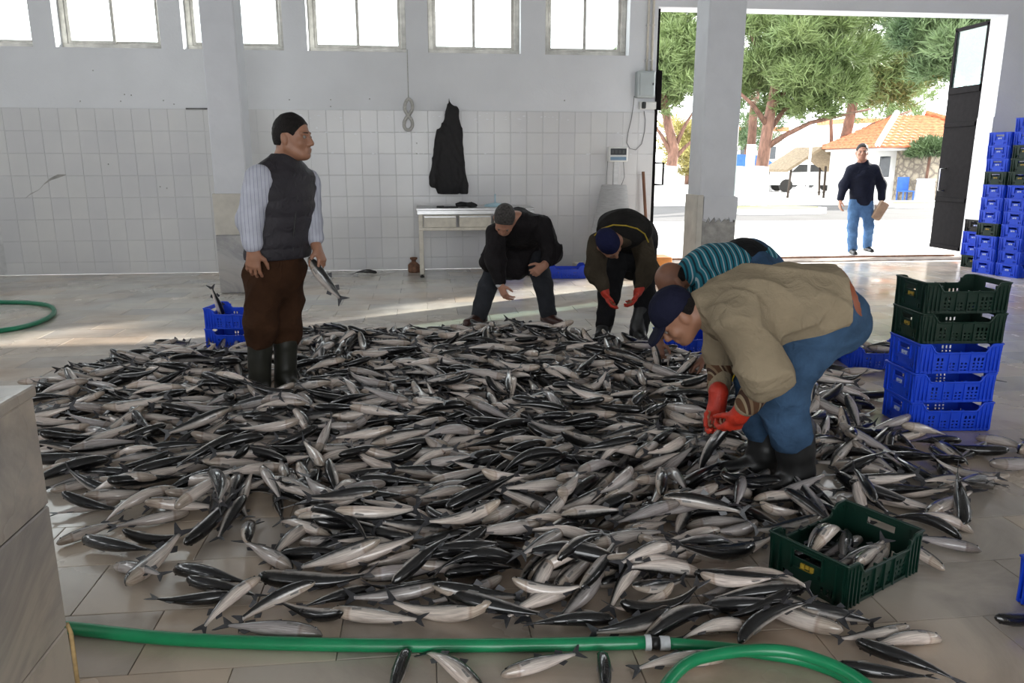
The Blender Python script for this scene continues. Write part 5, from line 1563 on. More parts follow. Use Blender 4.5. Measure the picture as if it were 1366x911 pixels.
M['black_coat'] = cloth('black_blouson', (.014, .012, .013), .75, .3, 6, 110, .3)
M['grey_trouser'] = cloth('slate_trousers', (.034, .036, .042), .9, .2, 6)
M['brown_shoe'] = mat('brown_leather_shoe', (.055, .022, .016), .4, var=.3, scale=12)
M['white_cuff'] = cloth('white_cuff', (.6, .6, .6))
M['navy_knit'] = cloth('navy_knit', (.012, .014, .045), .95, .2, 8, 120, .8)
M['dark_olive'] = cloth('dark_olive_sleeves', (.048, .038, .026), .9, .25, 7)
M['black_vest'] = cloth('black_fleece_vest', (.016, .015, .014), .9, .25, 7)
M['yellow_trim'] = cloth('yellow_piping', (.42, .30, .04))
M['red_glove'] = mat('red_rubber_glove', (.46, .030, .012), .55, var=.25, scale=14, bmp=.4, bscale=60)
M['glove_cuff'] = cloth('grey_glove_cuff', (.20, .20, .22))
M['black_pants'] = cloth('black_work_trousers', (.012, .012, .013), .8, .3, 7)
M['jeans'] = cloth('blue_jeans', (.040, .080, .145), .9, .45, 5, 220, .3)
M['jeans_pale'] = cloth('faded_blue_jeans', (.085, .17, .32), .9, .3, 8, 220, .3)
M['beige_knit'] = cloth('beige_sweater', (.265, .215, .145), .95, .14, 6, 130, .5, .1)
M['brown_pattern'] = striped('brown_patterned_knit', [(0, (.11, .055, .03)), (.45, (.30, .235, .15)), (.60, (.06, .03, .02)), (.8, (.22, .15, .09))], .05)
M['belt'] = mat('tan_leather_belt', (.22, .06, .025), .5, var=.2)
M['navy_cap'] = cloth('navy_cap', (.010, .011, .026), .85, .2, 9)
M['teal_stripe'] = striped('teal_striped_jersey', [(0, (.02, .17, .23)), (.30, (.015, .035, .05)), (.52, (.02, .17, .23)), (.86, (.42, .52, .55))], .045)
M['yellow_rubber'] = mat('yellow_rubber_boot', (.60, .42, .01), .4, var=.15)
M['navy_jacket'] = cloth('navy_jacket', (.012, .014, .026), .8, .2, 6)
M['black_shoe'] = mat('black_shoe', (.012, .012, .012), .4)

def norm(v): return Vector(v).normalized()
class Person:
    def __init__(s, label, base, res, sc=1.0):
        s.t = empty('person', base, label, 'person'); s.off = Vector(base); s.h = res; s.sc = sc; s.body = SDF()
    def add(s, S, name, m, h, infl=0, cuts=(), fold=None):
        return put(S.mesh(name, h, infl, cuts, fold, s.off), name, m, s.t)
    def make_body(s, m): return s.add(s.body, 'body', m, s.h)
def limb(S, pts, rs, k=.03):
    for i in range(len(pts) - 1): S.cap(pts[i], pts[i + 1], rs[i], rs[i + 1], k=k)
def boot(S, ank, toe_dir, top, r_leg, sc=1.0, L=.17, z0=0.0):
    d = Vector(toe_dir); d.z = 0; d.normalize(); a = Vector(ank)
    S.cap(a, top, r_leg * .82, r_leg, k=.03)
    h_ = Vector((a.x, a.y, z0 + .038)) - d * .045 * sc
    S.cap(h_, Vector((a.x, a.y, z0 + .042)) + d * .06 * sc, .043 * sc, .044 * sc, k=.04, side=d.cross(Z), q=.95)
    S.cap(Vector((a.x, a.y, z0 + .042)) + d * .03 * sc, Vector((a.x, a.y, z0 + .036)) + d * L * sc, .046 * sc, .036 * sc, k=.035, side=d.cross(Z), q=.85)
    S.cap(a, Vector((a.x, a.y, z0 + .06)), r_leg * .82, .05, k=.03)
    S.cap(Vector((a.x, a.y, z0 + .015)) - d * .055 * sc, Vector((a.x, a.y, z0 + .013)) + d * (L + .01) * sc, .036 * sc, .036 * sc, k=.012, side=d.cross(Z), q=.4)
def hair_cap(Pn, P, ax, sc, m, name='hair', front=.05, low=-.05, infl=.008, amp=.0025, temple=.0):
    r, f, u = ax; S = SDF()
    S.ell(P(0, -.014, .032), [x * sc for x in (.0765, .0965, .093)], ax, .02)
    S.ell(P(0, -.042, -.015), [x * sc for x in (.066, .064, .070)], ax, .03)
    for q_ in (-1, 1): S.ell(P(q_ * .080, .004, -.030), [x * sc for x in (.024, .034, .046)], ax, .012, neg=True)
    n1 = norm(f * .86 - u * .51)
    cuts = [(P(0, front - .008, .050), tuple(n1)), (P(0, 0, low), tuple(-u))]
    return Pn.add(S, name, m, .006 if sc > .9 else .008, infl, cuts, folds(5, amp, (150, 260)))

# ---------------- the standing man in the vest
D_A = gz(363, 526).dot(HD)
def A_(x, y, d=0): return J(x, y, D_A + d)
pa_ = gz(363, 526)
PA = Person('man in dark quilted vest and brown trousers standing in boots, holding a fish', (pa_.x, pa_.y, 0), .0065)
fA = norm(RT * .78 - HD * .62); rA = fA.cross(Z)              # his right hand side
hA = A_(391, 183, .0)
fh = norm(RT * .97 - HD * .22 - Z * .05)
neckA = A_(379, 226, .02)
B = PA.body
P_, ax_ = head_prims(B, hA, fh, Z - RT * .02, 1.12, neckA)
chest, waist, pelv = A_(376, 262), A_(371, 318), A_(366, 352)
RSh, RE, RW = A_(346, 240, -.15), A_(333, 294, -.21), A_(338, 332, -.24)
LSh, LE, LW = A_(409, 244, .14), A_(413, 296, .13), A_(422, 329, .04)
RH, RK, RA_ = A_(353, 362, -.07), A_(348, 432, -.08), A_(346, 508, -.06)
LH, LK, LA_ = A_(382, 364, .08), A_(382, 434, .08), A_(381, 506, .06)
RA_.z = LA_.z = .09
B.cap(neckA, chest, .08, .15, side=rA, q=.7, k=.06).cap(chest, pelv, .16, .15, side=rA, q=.7, k=.05)
for (s1, e1, w1) in ((RSh, RE, RW), (LSh, LE, LW)): limb(B, [s1, e1, w1], [.058, .046, .032])
limb(B, [RH, RK, RA_], [.08, .06, .045]); limb(B, [LH, LK, LA_], [.08, .06, .045])
dR = norm((A_(337, 364, -.24) - RW)); hand_prims(B, RW, dR, RT * .3 + HD * .9, RT * .9, (.35, .5, .4), 1.15)
dL = norm((A_(432, 352, .0) - LW)); hand_prims(B, LW, dL, norm(-Z + RT * .1), norm(-HD * .8 - RT * .2), (.55, .8, .5), 1.1, thumb=(.6, .5, .6))
PA.make_body(M['skin']); eyes(PA.t, P_, ax_, 1.12, PA.off)
hair_cap(PA, P_, ax_, 1.12, M['hair_dark'], front=.070, low=-.045, infl=.003)
S = SDF(); P2 = P_
for s in (-1, 1): S.cap(P_(s * .016, .094, .025), P_(s * .046, .079, .025), .0042, .003, k=.003)
PA.add(S, 'eyebrows', M['hair_dark'], .004)
S = SDF()                                                     # shirt
for (s1, e1, w1, k) in ((RSh, RE, RW, .72), (LSh, LE, LW, .55)):
    cu = e1.lerp(w1, k); limb(S, [s1, e1, cu], [.088, .074, .058], k=.04); S.cap(cu - (w1 - e1).normalized() * .045, cu + (w1 - e1).normalized() * .012, .060, .062, k=.006)
S.cap(chest, waist, .16, .15, side=rA, q=.7, k=.05).cap(neckA + Z * .02, neckA - Z * .05, .068, .08, k=.02)
o = PA.add(S, 'shirt', M['stripe_shirt'], .010, 0, (), folds(21, .006, (30, 60)))
along(o, tuple(norm(RT * .9 + HD * .25)))
S = SDF()                                                     # vest
S.cap(neckA - Z * .075, chest, .165, .205, side=rA, q=.66, k=.06).cap(chest, A_(371, 330), .205, .205, side=rA, q=.70, k=.05).cap(A_(371, 330), A_(370, 338), .21, .205, side=rA, q=.72, k=.03)
for s1 in (RSh, LSh): S.cap(neckA.lerp(s1, .45) - Z * .01, s1 + (neckA - s1) * .10, .065, .072, k=.06)
S.cap(neckA + Z * .050 + fA * .012, neckA - Z * .04, .079, .092, k=.03)                       # stand-up collar
S.cap(neckA + Z * .13 + fA * .02, neckA + Z * .075, .066, .066, k=.012, neg=True)
def quilt(P):
    zz = P[:, 2]; return -.007 * np.abs(np.sin(zz * math.pi / .095)) ** .6 + folds(8, .006, (16, 40))(P)
vz = A_(371, 344).z
PA.add(S, 'vest', M['vest'], .009, .0, [((0, 0, vz), (0, 0, -1))], quilt)
S = SDF()
zp = [chest + fA * .128 + Z * .13, chest + fA * .150, waist + fA * .152, A_(371, 340) + fA * .152]
for i in range(3): S.cap(zp[i] + rA * -.0, zp[i + 1], .006, k=.004)
PA.add(S, 'zip', M['black_rubber'], .005)
S = SDF()                                                     # trousers
S.cap(A_(369, 338), A_(366, 362), .175, .185, side=rA, q=.78, k=.06)
limb(S, [RH, RK, A_(347, 452, -.07)], [.118, .098, .088], k=.05); limb(S, [LH, LK, A_(381, 453, .07)], [.115, .096, .086], k=.05)
PA.add(S, 'trousers', M['brown_cloth'], .010, 0, (), folds(31, .016, (24, 56), (0, 0, .8)))
for (a, t, d) in ((RA_, A_(347, 449, -.07), norm(RT * .5 - HD * .8)), (LA_, A_(381, 449, .07), norm(RT * .8 - HD * .5))):
    S = SDF(); boot(S, a, d, t, .080, 1.05); PA.add(S, 'boot', M['rubber_olive'], .009, 0, [((0, 0, 0.0), (0, 0, -1))], folds(41, .004, (25, 50), (0, 0, 1)))
# the fish he holds
fa, fb = A_(413, 347, -.02), A_(456, 401, -.02)
d = fa - fb; L = d.length * 1.12; ang = math.atan2(d.y, d.x)
xa = d.normalized(); za = norm(RT * .6 + Z * .5); za = (za - xa * za.dot(xa)).normalized(); ya = za.cross(xa)
R3 = Matrix((xa, ya, za)).transposed().to_4x4()
fish_obj(Matrix.Translation((fa + fb) / 2) @ R3 @ Matrix.Diagonal((L, L * 1.2, L * 1.25, 1)), 1, 'silver fish hanging from the hand of the standing vest man')

# ---------------- the grey-haired man bending down by the table
pb_ = gz(684, 431); D_B = pb_.dot(HD)
def B_(x, y, d=0): return J(x, y, D_B + d)
PB = Person('grey-haired man in black jacket and slate trousers bending down, hand reaching to floor', (pb_.x, pb_.y, 0), .0085)
S0 = PB.body
hB = B_(673, 293, -.44); fhB = norm(-HD * .45 - Z * .85 - RT * .12); uB = norm(-HD * .8 + Z * .55)
neckB = B_(689, 294, -.26)
P_, ax_ = head_prims(S0, hB, fhB, uB, 1.12, neckB)
RSh, RE, RW = B_(662, 312, -.27), B_(661, 348, -.36), B_(667, 379, -.42)
LSh, LE, LW = B_(724, 303, -.20), B_(737, 338, -.20), B_(726, 354, -.36)
pelv, chest = B_(694, 330, .26), B_(694, 304, -.14)
RH, RK, RA_ = B_(672, 342, .22), B_(650, 382, .0), B_(640, 419, .02)
LH, LK, LA_ = B_(713, 342, .22), B_(725, 380, -.05), B_(731, 417, .02)
sdB = RT
S0.cap(neckB, chest, .09, .15, side=sdB, q=.7, k=.06).cap(chest, pelv, .15, .15, side=sdB, q=.7, k=.05)
for (s1, e1, w1) in ((RSh, RE, RW), (LSh, LE, LW)): limb(S0, [s1, e1, w1], [.058, .046, .034])
limb(S0, [RH, RK, RA_], [.08, .06, .045]); limb(S0, [LH, LK, LA_], [.08, .06, .045])
hand_prims(S0, RW, norm(B_(677, 404, -.47) - RW), norm(RT * .8 + HD * .3), norm(RT * .5 - HD * .6 + Z * .2), (.4, .55, .4), 1.1, spread=.3)
hand_prims(S0, LW, norm(B_(716, 362, -.40) - LW), norm(HD * .6 - Z * .6), norm(-RT * .4 + Z * .8), (.8, 1.2, .9), 1.1)
PB.make_body(M['skin_red']); eyes(PB.t, P_, ax_, 1.12, PB.off)
hair_cap(PB, P_, ax_, 1.12, M['hair_grey'], front=.070, low=-.04, infl=.004)
S = SDF()
S.cap(B_(690, 300, -.22), chest, .16, .21, side=sdB, q=.66, k=.07).cap(chest, B_(692, 320, .22), .215, .20, side=sdB, q=.70, k=.06).cap(B_(690, 322, .20), B_(684, 346, .14), .20, .20, side=sdB, q=.62, k=.05).cap(B_(662, 330, .0), B_(652, 350, .02), .10, .09, k=.05)
for (s1, e1, w1) in ((RSh, RE, RE.lerp(RW, .86)), (LSh, LE, LE.lerp(LW, .7))): limb(S, [s1, e1, w1], [.098, .080, .058], k=.06)
S.cap(neckB + HD * .02, neckB + HD * .1, .075, .11, k=.04)
PB.add(S, 'jacket', M['black_coat'], .011, 0, (), folds(61, .017, (20, 46)))
S = SDF(); cu = RE.lerp(RW, .88); S.cap(cu, cu + (RW - RE).normalized() * .018, .043, k=.005); PB.add(S, 'shirt_cuff', M['white_cuff'], .008)
S = SDF(); S.cap(B_(694, 336, .24), B_(692, 345, .22), .17, .175, side=sdB, q=.75, k=.05)
limb(S, [RH, RK, RA_ + Z * .0], [.112, .088, .078], k=.03); limb(S, [LH, LK, LA_], [.112, .088, .078], k=.03)
PB.add(S, 'trousers', M['grey_trouser'], .011, 0, (), folds(62, .010, (18, 44)))
for (a, d) in ((RA_, norm(-HD * .75 - RT * .6)), (LA_, norm(-HD * .8 + RT * .55))):
    S = SDF(); a2 = Vector((a.x, a.y, .10)); boot(S, a2, d, a2 + Z * .03, .052, 1.05); PB.add(S, 'shoe', M['brown_shoe'], .009, 0, [((0, 0, 0.0), (0, 0, -1))])

# ---------------- the man in the knitted beanie and red gloves
pc_ = gz(827, 449); D_C = pc_.dot(HD)
def C__(x, y, d=0): return J(x, y, D_C + d)
PC = Person('man in navy beanie and black vest bending over with red gloves', (pc_.x, pc_.y, 0), .0085)
S0 = PC.body
hC = C__(812, 325, -.36); fhC = norm(RT * .50 - Z * .78 - HD * .35); uC = norm(-HD * .75 + Z * .5 - RT * .25)
neckC = C__(825, 316, -.20)
P_, ax_ = head_prims(S0, hC, fhC, uC, 1.1, neckC)
RSh, RE, RW = C__(800, 325, -.16), C__(794, 362, -.22), C__(806, 386, -.26)
LSh, LE, LW = C__(857, 328, -.08), C__(864, 360, -.16), C__(853, 385, -.24)
pelv, chest = C__(846, 318, .30), C__(832, 308, -.06)
RH, RK, RA_ = C__(826, 335, .26), C__(812, 392, .02), C__(806, 432, .04)
LH, LK, LA_ = C__(858, 338, .26), C__(861, 398, .02), C__(851, 446, -.06)
sdC = norm(RT * .95 - HD * .2)
S0.cap(neckC, chest, .09, .15, side=sdC, q=.7, k=.06).cap(chest, pelv, .15, .15, side=sdC, q=.7, k=.05)
for (s1, e1, w1) in ((RSh, RE, RW), (LSh, LE, LW)): limb(S0, [s1, e1, w1], [.055, .040, .026])
limb(S0, [RH, RK, RA_], [.08, .06, .045]); limb(S0, [LH, LK, LA_], [.08, .06, .045])
GL = []
for (w1, tgt, pn, sd) in ((RW, C__(814, 412, -.28), norm(RT), norm(-HD)), (LW, C__(843, 408, -.26), norm(-RT), norm(-HD))):
    hand_prims(S0, w1, norm(tgt - w1), pn, sd, (.3, .45, .35), .98)
    g_ = SDF(); hand_prims(g_, w1, norm(tgt - w1), pn, sd, (.3, .45, .35), 1.12, spread=.28, rad=.0105); g_.cap(w1 - norm(tgt - w1) * .025, w1 + norm(tgt - w1) * .03, .044, .036, k=.02); GL.append(g_)
PC.make_body(M['skin']); eyes(PC.t, P_, ax_, 1.1, PC.off)
for g_ in GL: PC.add(g_, 'glove', M['red_glove'], .0075)
r, f, u = ax_
S = SDF(); S.ell(P_(0, -.012, .035), [.092, .112, .108], ax_, .02); PC.add(S, 'beanie', M['navy_knit'], .008, 0, [(P_(0, .0, .005), tuple(norm(-u + f * .12)))], folds(71, .003, (60, 110)))
S = SDF()
for (s1, e1, w1) in ((RSh, RE, RE.lerp(RW, .82)), (LSh, LE, LE.lerp(LW, .82))): limb(S, [s1, e1, w1], [.098, .080, .058], k=.05)
S.cap(neckC.lerp(chest, .3), chest, .15, .19, side=sdC, q=.66, k=.06)
PC.add(S, 'sleeves', M['dark_olive'], .011, 0, (), folds(72, .017, (24, 50)))
S = SDF(); S.cap(neckC.lerp(chest, .45) + Z * .02, chest + Z * .012, .16, .215, side=sdC, q=.66, k=.07).cap(chest + Z * .012, pelv, .22, .20, side=sdC, q=.74, k=.06).cap(pelv, C__(845, 345, .30), .20, .19, side=sdC, q=.75, k=.05)
PC.add(S, 'vest', M['black_vest'], .011, 0, (), folds(73, .010, (16, 40)))
yk = [C__(793, 314, -.24), C__(803, 305, -.30), C__(818, 300, -.31), C__(835, 301, -.30), C__(850, 305, -.28), C__(860, 312, -.25), C__(865, 323, -.23)]
S = SDF()
for i in range(len(yk) - 1): S.cap(yk[i], yk[i + 1], .006, k=.004)
PC.add(S, 'yellow_piping', M['yellow_trim'], .005)
S = SDF(); S.cap(pelv - Z * .03, C__(843, 340, .28), .165, .17, side=sdC, q=.78, k=.05)
limb(S, [RH, RK, RA_], [.112, .088, .075], k=.05); limb(S, [LH, LK, LA_], [.112, .088, .075], k=.05)
PC.add(S, 'trousers', M['black_pants'], .011, 0, (), folds(74, .010, (18, 44)))
for (a, kn, d) in ((RA_, RK, norm(-HD * .9 - RT * .35)), (LA_, LK, norm(-HD * .95 + RT * .1))):
    S = SDF(); a2 = Vector((a.x, a.y, .09)); boot(S, a2, d, kn.lerp(a2, .15), .082, 1.05); PC.add(S, 'boot', M['black_rubber'], .010, 0, [((0, 0, 0.0), (0, 0, -1))], folds(75, .004, (25, 50), (0, 0, 1)))

# ---------------- the man in the teal striped jersey, mostly behind the next one
pd_ = gz(985, 512); D_D = pd_.dot(HD) + .1
def D__(x, y, d=0): return J(x, y, D_D + d)
PD = Person('man in teal striped jersey and jeans bent double behind the man in cap', (pd_.x, pd_.y, 0), .0085)
S0 = PD.body
hD = D__(896, 376, -.02); fhD = norm(-RT * .62 - Z * .75 - HD * .15); uD = norm(-RT * .75 + Z * .62)
neckD = D__(926, 362, .02)
P_, ax_ = head_prims(S0, hD, fhD, uD, 1.08, neckD)
NS, NE, NW = D__(948, 378, -.20), D__(957, 440, -.22), D__(942, 478, -.20)
FS, FE, FW2 = D__(935, 366, .20), D__(893, 420, .18), D__(877, 452, .08)
pelv, chest = D__(1006, 352, .06), D__(952, 355, .02)
RH, RK, RA_ = D__(1010, 362, -.08), D__(978, 440, -.10), D__(972, 505, -.08)
LH, LK, LA_ = D__(1010, 358, .16), D__(985, 436, .18), D__(1004, 500, .16)
sdD = HD
S0.cap(neckD, chest, .09, .14, side=sdD, q=.7, k=.06).cap(chest, pelv, .15, .15, side=sdD, q=.7, k=.05)
limb(S0, [NS, NE, NW], [.060, .050, .036]); limb(S0, [FS, FE, FW2], [.060, .050, .036])
limb(S0, [RH, RK, RA_], [.08, .06, .045]); limb(S0, [LH, LK, LA_], [.08, .06, .045])
hand_prims(S0, FW2, norm(D__(878, 476, .04) - FW2), norm(-HD), norm(RT * .5), (.6, .8, .6), 1.1)
hand_prims(S0, NW, norm(D__(918, 492, -.2) - NW), norm(-Z), norm(-HD), (.6, .8, .6), 1.1)
PD.make_body(M['skin_dark']); eyes(PD.t, P_, ax_, 1.08, PD.off)
S = SDF(); S.ell(P_(0, -.040, -.005), [.080, .080, .070], ax_, .02)
PD.add(S, 'hair', M['hair_dark'], .008, .002, [(P_(0, .0, .045), tuple(norm(ax_[2] + ax_[1] * .3))), (P_(0, .0, 0), tuple(ax_[1])), (P_(0, 0, -.065), tuple(-ax_[2]))], folds(5, .003, (120, 240)))
S = SDF(); S.cap(neckD.lerp(chest, .30), chest, .155, .20, side=sdD, q=.66, k=.07).cap(chest, D__(1000, 350, .06), .205, .19, side=sdD, q=.72, k=.06)
limb(S, [NS, NS.lerp(NE, .75)], [.095, .085], k=.05); limb(S, [FS, FS.lerp(FE, .7)], [.095, .085], k=.05)
o = PD.add(S, 'jersey', M['teal_stripe'], .010, 0, (), folds(81, .006, (18, 40)))
along(o, tuple(norm(pelv - neckD)))
S = SDF(); S.cap(D__(1003, 351, .06), D__(1014, 362, .06), .178, .185, side=sdD, q=.85, k=.05)
limb(S, [RH, RK, RA_.lerp(RK, .25)], [.118, .095, .08], k=.05); limb(S, [LH, LK, LA_.lerp(LK, .25)], [.118, .095, .08], k=.05)
PD.add(S, 'jeans', M['jeans'], .011, 0, (), folds(82, .010, (18, 44)))
S = SDF(); S.cap(D__(1000, 349, .06), D__(1003, 351, .06), .193, side=sdD, q=.76, k=.02); PD.add(S, 'waistband', M['black_pants'], .011)
for (a, kn) in ((RA_, RK), (LA_, LK)):
    S = SDF(); a2 = Vector((a.x, a.y, .09)); boot(S, a2, -RT, kn.lerp(a2, .25), .085, 1.05); PD.add(S, 'boot', M['yellow_rubber'], .010, 0, [((0, 0, 0.0), (0, 0, -1))])
for (a, b, v, lab) in ((D__(873, 462, -.02), D__(884, 512, -.04), 4, 'fish held head up in the hand under the navy cap'), (D__(925, 480, -.22), D__(885, 520, -.26), 1, 'fish gripped by the jersey man beside the patterned sleeve')):
    d = a - b; L = max(.3, d.length); xa = d.normalized(); za = (RT - xa * RT.dot(xa)).normalized(); ya = za.cross(xa)
    fish_obj(Matrix.Translation(a - xa * L * .4) @ Matrix((xa, ya, za)).transposed().to_4x4() @ Matrix.Diagonal((L, L, L, 1)), v, lab)

# ---------------- the foreground man in cap, beige sweater and jeans
pe_ = gz(1044, 642); D_E = pe_.dot(HD)
def E_(x, y, d=0): return J(x, y, D_E + d)
PE = Person('man in navy cap, beige sweater and jeans stooping with red gloves in foreground', (pe_.x, pe_.y, 0), .0065)
S0 = PE.body
hE = E_(903, 421, .0); fhE = norm(-RT * .55 - Z * .83); uE = norm(-RT * .83 + Z * .55)
neckE = E_(944, 412, .0)
P_, ax_ = head_prims(S0, hE, fhE, uE, 1.03, neckE)
NS, NE, NW = E_(985, 428, -.19), E_(1024, 497, -.26), E_(990, 549, -.16)
FS, FE, FW2 = E_(965, 420, .19), E_(962, 485, .22), E_(957, 535, .06)
pelv, chest = E_(1098, 408, .0), E_(1002, 410, .0)
RH, RK, RA_ = E_(1104, 424, -.09), E_(1038, 516, -.12), E_(1063, 628, -.10)
LH, LK, LA_ = E_(1096, 418, .10), E_(1014, 512, .12), E_(1020, 612, .10)
sdE = HD
S0.cap(neckE, chest, .09, .14, side=sdE, q=.7, k=.06).cap(chest, pelv, .15, .14, side=sdE, q=.7, k=.05)
limb(S0, [NS, NE, NW], [.055, .040, .026]); limb(S0, [FS, FE, FW2], [.055, .040, .026])
limb(S0, [RH, RK, RA_], [.08, .06, .045]); limb(S0, [LH, LK, LA_], [.08, .06, .045])
GL = []
for (w1, tgt, pn, sd, cl, th) in ((NW, E_(966, 585, -.08), norm(HD * .7 - Z * .2 - RT * .4), norm(-RT * .8 + Z * .3 - HD * .2), (.5, .75, .55), (.6, .6, .5)), (FW2, E_(953, 577, .03), norm(-HD), norm(-RT * .9), (.6, .8, .6), (.6, .5, .5))):
    hand_prims(S0, w1, norm(tgt - w1), pn, sd, cl, .94, thumb=th, rad=.0075)
    g_ = SDF(); hand_prims(g_, w1, norm(tgt - w1), pn, sd, cl, 1.13, spread=.2, rad=.0105, thumb=th); g_.cap(w1 - norm(tgt - w1) * .045, w1 + norm(tgt - w1) * .03, .046, .038, k=.02); GL.append(g_)
PE.make_body(M['skin']); eyes(PE.t, P_, ax_, 1.03, PE.off)
for g_ in GL: PE.add(g_, 'glove', M['red_glove'], .006, 0, (), folds(91, .0025, (60, 120)))
r, f, u = ax_
S = SDF(); S.ell(P_(0, -.012, .040), [.088, .108, .098], ax_, .02); cp = PE.add(S, 'cap', M['navy_cap'], .006, 0, [(P_(0, 0, .018), tuple(norm(-u + f * .10)))], folds(92, .003, (40, 80)))
S = SDF(); S.cap(P_(-.04, .085, .030), P_(.04, .085, .030), .03, k=.02, side=f, q=.3)
S.cap(P_(-.03, .13, .022), P_(.03, .13, .022), .045, k=.03, side=f, q=.22)
put(S.mesh('cap_brim', .006, 0, (), None, PE.off), 'cap_brim', M['navy_cap'], PE.t)
S = SDF(); S.ell(P_(0, -.035, -.005), [.082, .080, .062], ax_, .02)
PE.add(S, 'hair', M['hair_dark'], .006, .003, [(P_(0, .006, 0), tuple(norm(f + u * .15))), (P_(0, 0, -.058), tuple(-u))], folds(5, .005, (90, 200)))
S = SDF()                                                     # sweater
S.cap(E_(958, 412, 0), E_(1000, 408, 0), .135, .195, side=sdE, q=.74, k=.07).cap(E_(1000, 408, 0), E_(1060, 410, 0), .205, .218, side=sdE, q=.84, k=.06).cap(E_(1060, 410, 0), E_(1106, 409, 0), .222, .226, side=sdE, q=.86, k=.05)
S.cap(E_(1010, 425, 0), E_(1055, 432, 0), .15, .15, side=sdE, q=.8, k=.08)     # cloth hanging at the belly
limb(S, [NS, NE, NE.lerp(NW, .30)], [.115, .092, .080], k=.06); limb(S, [FS, FS.lerp(FE, .8)], [.10, .085], k=.06)
S.cap(neckE + RT * .0, E_(962, 412, 0), .078, .115, k=.05)
nrm = norm(pelv - chest)
PE.add(S, 'sweater', M['beige_knit'], .009, 0, [(E_(1110, 399, 0), tuple(norm(nrm - Z * .05)))], folds(93, .021, (16, 40), (.2, .2, .9)))
S = SDF(); S.cap(neckE - RT * .035 - Z * .015, neckE + RT * .03 - Z * .01, .073, .088, k=.02); S.cap(neckE - RT * .1 - Z * .04, neckE - RT * .03 - Z * .014, .062, .062, k=.01, neg=True)
PE.add(S, 'collar', M['beige_knit'], .008, 0, (), folds(94, .004, (30, 60)))
for (a, b, nm) in ((NE.lerp(NW, .08), NE.lerp(NW, .76), 'n'), (FS.lerp(FE, .55), FE.lerp(FW2, .62), 'f')):
    S = SDF()
    if nm == 'n': limb(S, [a, b], [.076, .056], k=.03)
    else: limb(S, [a, FE, b], [.072, .068, .054], k=.03)
    o = PE.add(S, 'patterned_sleeve', M['brown_pattern'], .008, 0, (), folds(95, .007, (30, 60))); along(o, tuple(norm(RT * .8 + Z * .35 + HD * .2)))
    S = SDF(); dd = (NW - NE).normalized() if nm == 'n' else (FW2 - FE).normalized(); S.cap(b - dd * .05, b + dd * .015, .058, .052, k=.01); PE.add(S, 'sleeve_cuff', M['beige_knit'], .007)
S = SDF(); S.cap(E_(1098, 408, 0), E_(1110, 424, 0), .160, .174, side=sdE, q=.90, k=.06)
limb(S, [RH, RK, E_(1054, 578, -.11)], [.132, .112, .098], k=.06); limb(S, [LH, LK, E_(1018, 572, .11)], [.128, .106, .092], k=.06)
PE.add(S, 'jeans', M['jeans'], .009, 0, (), folds(96, .014, (24, 56)))
S = SDF(); bn = norm(E_(1121, 398, 0) - E_(1100, 404, 0)); S.cap(E_(1098, 405, 0), E_(1119, 402, 0), .168, .168, side=sdE, q=.90, k=.01)
PE.add(S, 'belt', M['belt'], .008, .016, [(E_(1112, 400, 0), tuple(-bn)), (E_(1124, 397, 0), tuple(bn))])
for (a, t, d) in ((RA_, E_(1058, 572, -.11), norm(-RT * .9 - HD * .35)), (LA_, E_(1022, 566, .11), norm(-RT * .95 - HD * .1))):
    S = SDF(); a2 = Vector((a.x, a.y, .09)); boot(S, a2, d, t, .094, 1.08); PE.add(S, 'boot', M['black_rubber'], .009, 0, [((0, 0, 0.0), (0, 0, -1))], folds(97, .005, (25, 50), (0, 0, 1)))
a, b = E_(966, 572, -.06), E_(936, 622, -.05)
d = a - b; L = .34; xa = d.normalized(); za = (RT * .5 - HD * .8 + Z * .3); za = (za - xa * za.dot(xa)).normalized(); ya = za.cross(xa)
fish_obj(Matrix.Translation(a - xa * L * .36) @ Matrix((xa, ya, za)).transposed().to_4x4() @ Matrix.Diagonal((L, L, L, 1)), 3, 'dark fish held in the red gloves of the foreground man')

# ---------------- the man walking in from outside
pw_ = gz(1146, 338); D_W = pw_.dot(HD)
def W_(x, y, d=0): return J(x, y, D_W + d)
PW = Person('man in navy jacket and pale jeans walking outside the doorway, carrying a wooden block', (pw_.x, pw_.y, 0), .011)
S0 = PW.body
hW = W_(1150, 203, -.03); fw_ = norm(-HD * .9 - RT * .30)
neckW = W_(1151, 219, 0)
P_, ax_ = head_prims(S0, hW, fw_, Z, 1.12, neckW)
RSh, RE, RW = W_(1136, 227, 0), W_(1126, 246, .02), W_(1121, 266, -.08)
LSh, LE, LW = W_(1166, 227, 0), W_(1176, 246, .05), W_(1176, 266, -.05)
chest, pelv = W_(1151, 236, 0), W_(1148, 266, .0)
RH, RK, RA_ = W_(1141, 270, 0), W_(1137, 303, -.1), W_(1137, 332, -.05)
LH, LK, LA_ = W_(1156, 270, 0), W_(1159, 302, -.06), W_(1157, 328, .22)
S0.cap(neckW, chest, .09, .15, side=RT, q=.7, k=.06).cap(chest, pelv, .15, .15, side=RT, q=.7, k=.05)
for (s1, e1, w1) in ((RSh, RE, RW), (LSh, LE, LW)): limb(S0, [s1, e1, w1], [.06, .048, .036])
limb(S0, [RH, RK, RA_], [.08, .06, .045]); limb(S0, [LH, LK, LA_], [.08, .06, .045])
hand_prims(S0, RW, -Z, RT, -HD, (.3, .4, .3), 1.15, rad=.011); hand_prims(S0, LW, norm(-Z * .9 - RT * .1), -RT, -HD, (.7, .9, .6), 1.15, rad=.011)
PW.make_body(M['skin_red']); eyes(PW.t, P_, ax_, 1.12, PW.off)
hair_cap(PW, P_, ax_, 1.12, M['hair_dark'], front=.066, low=-.02, infl=.004)
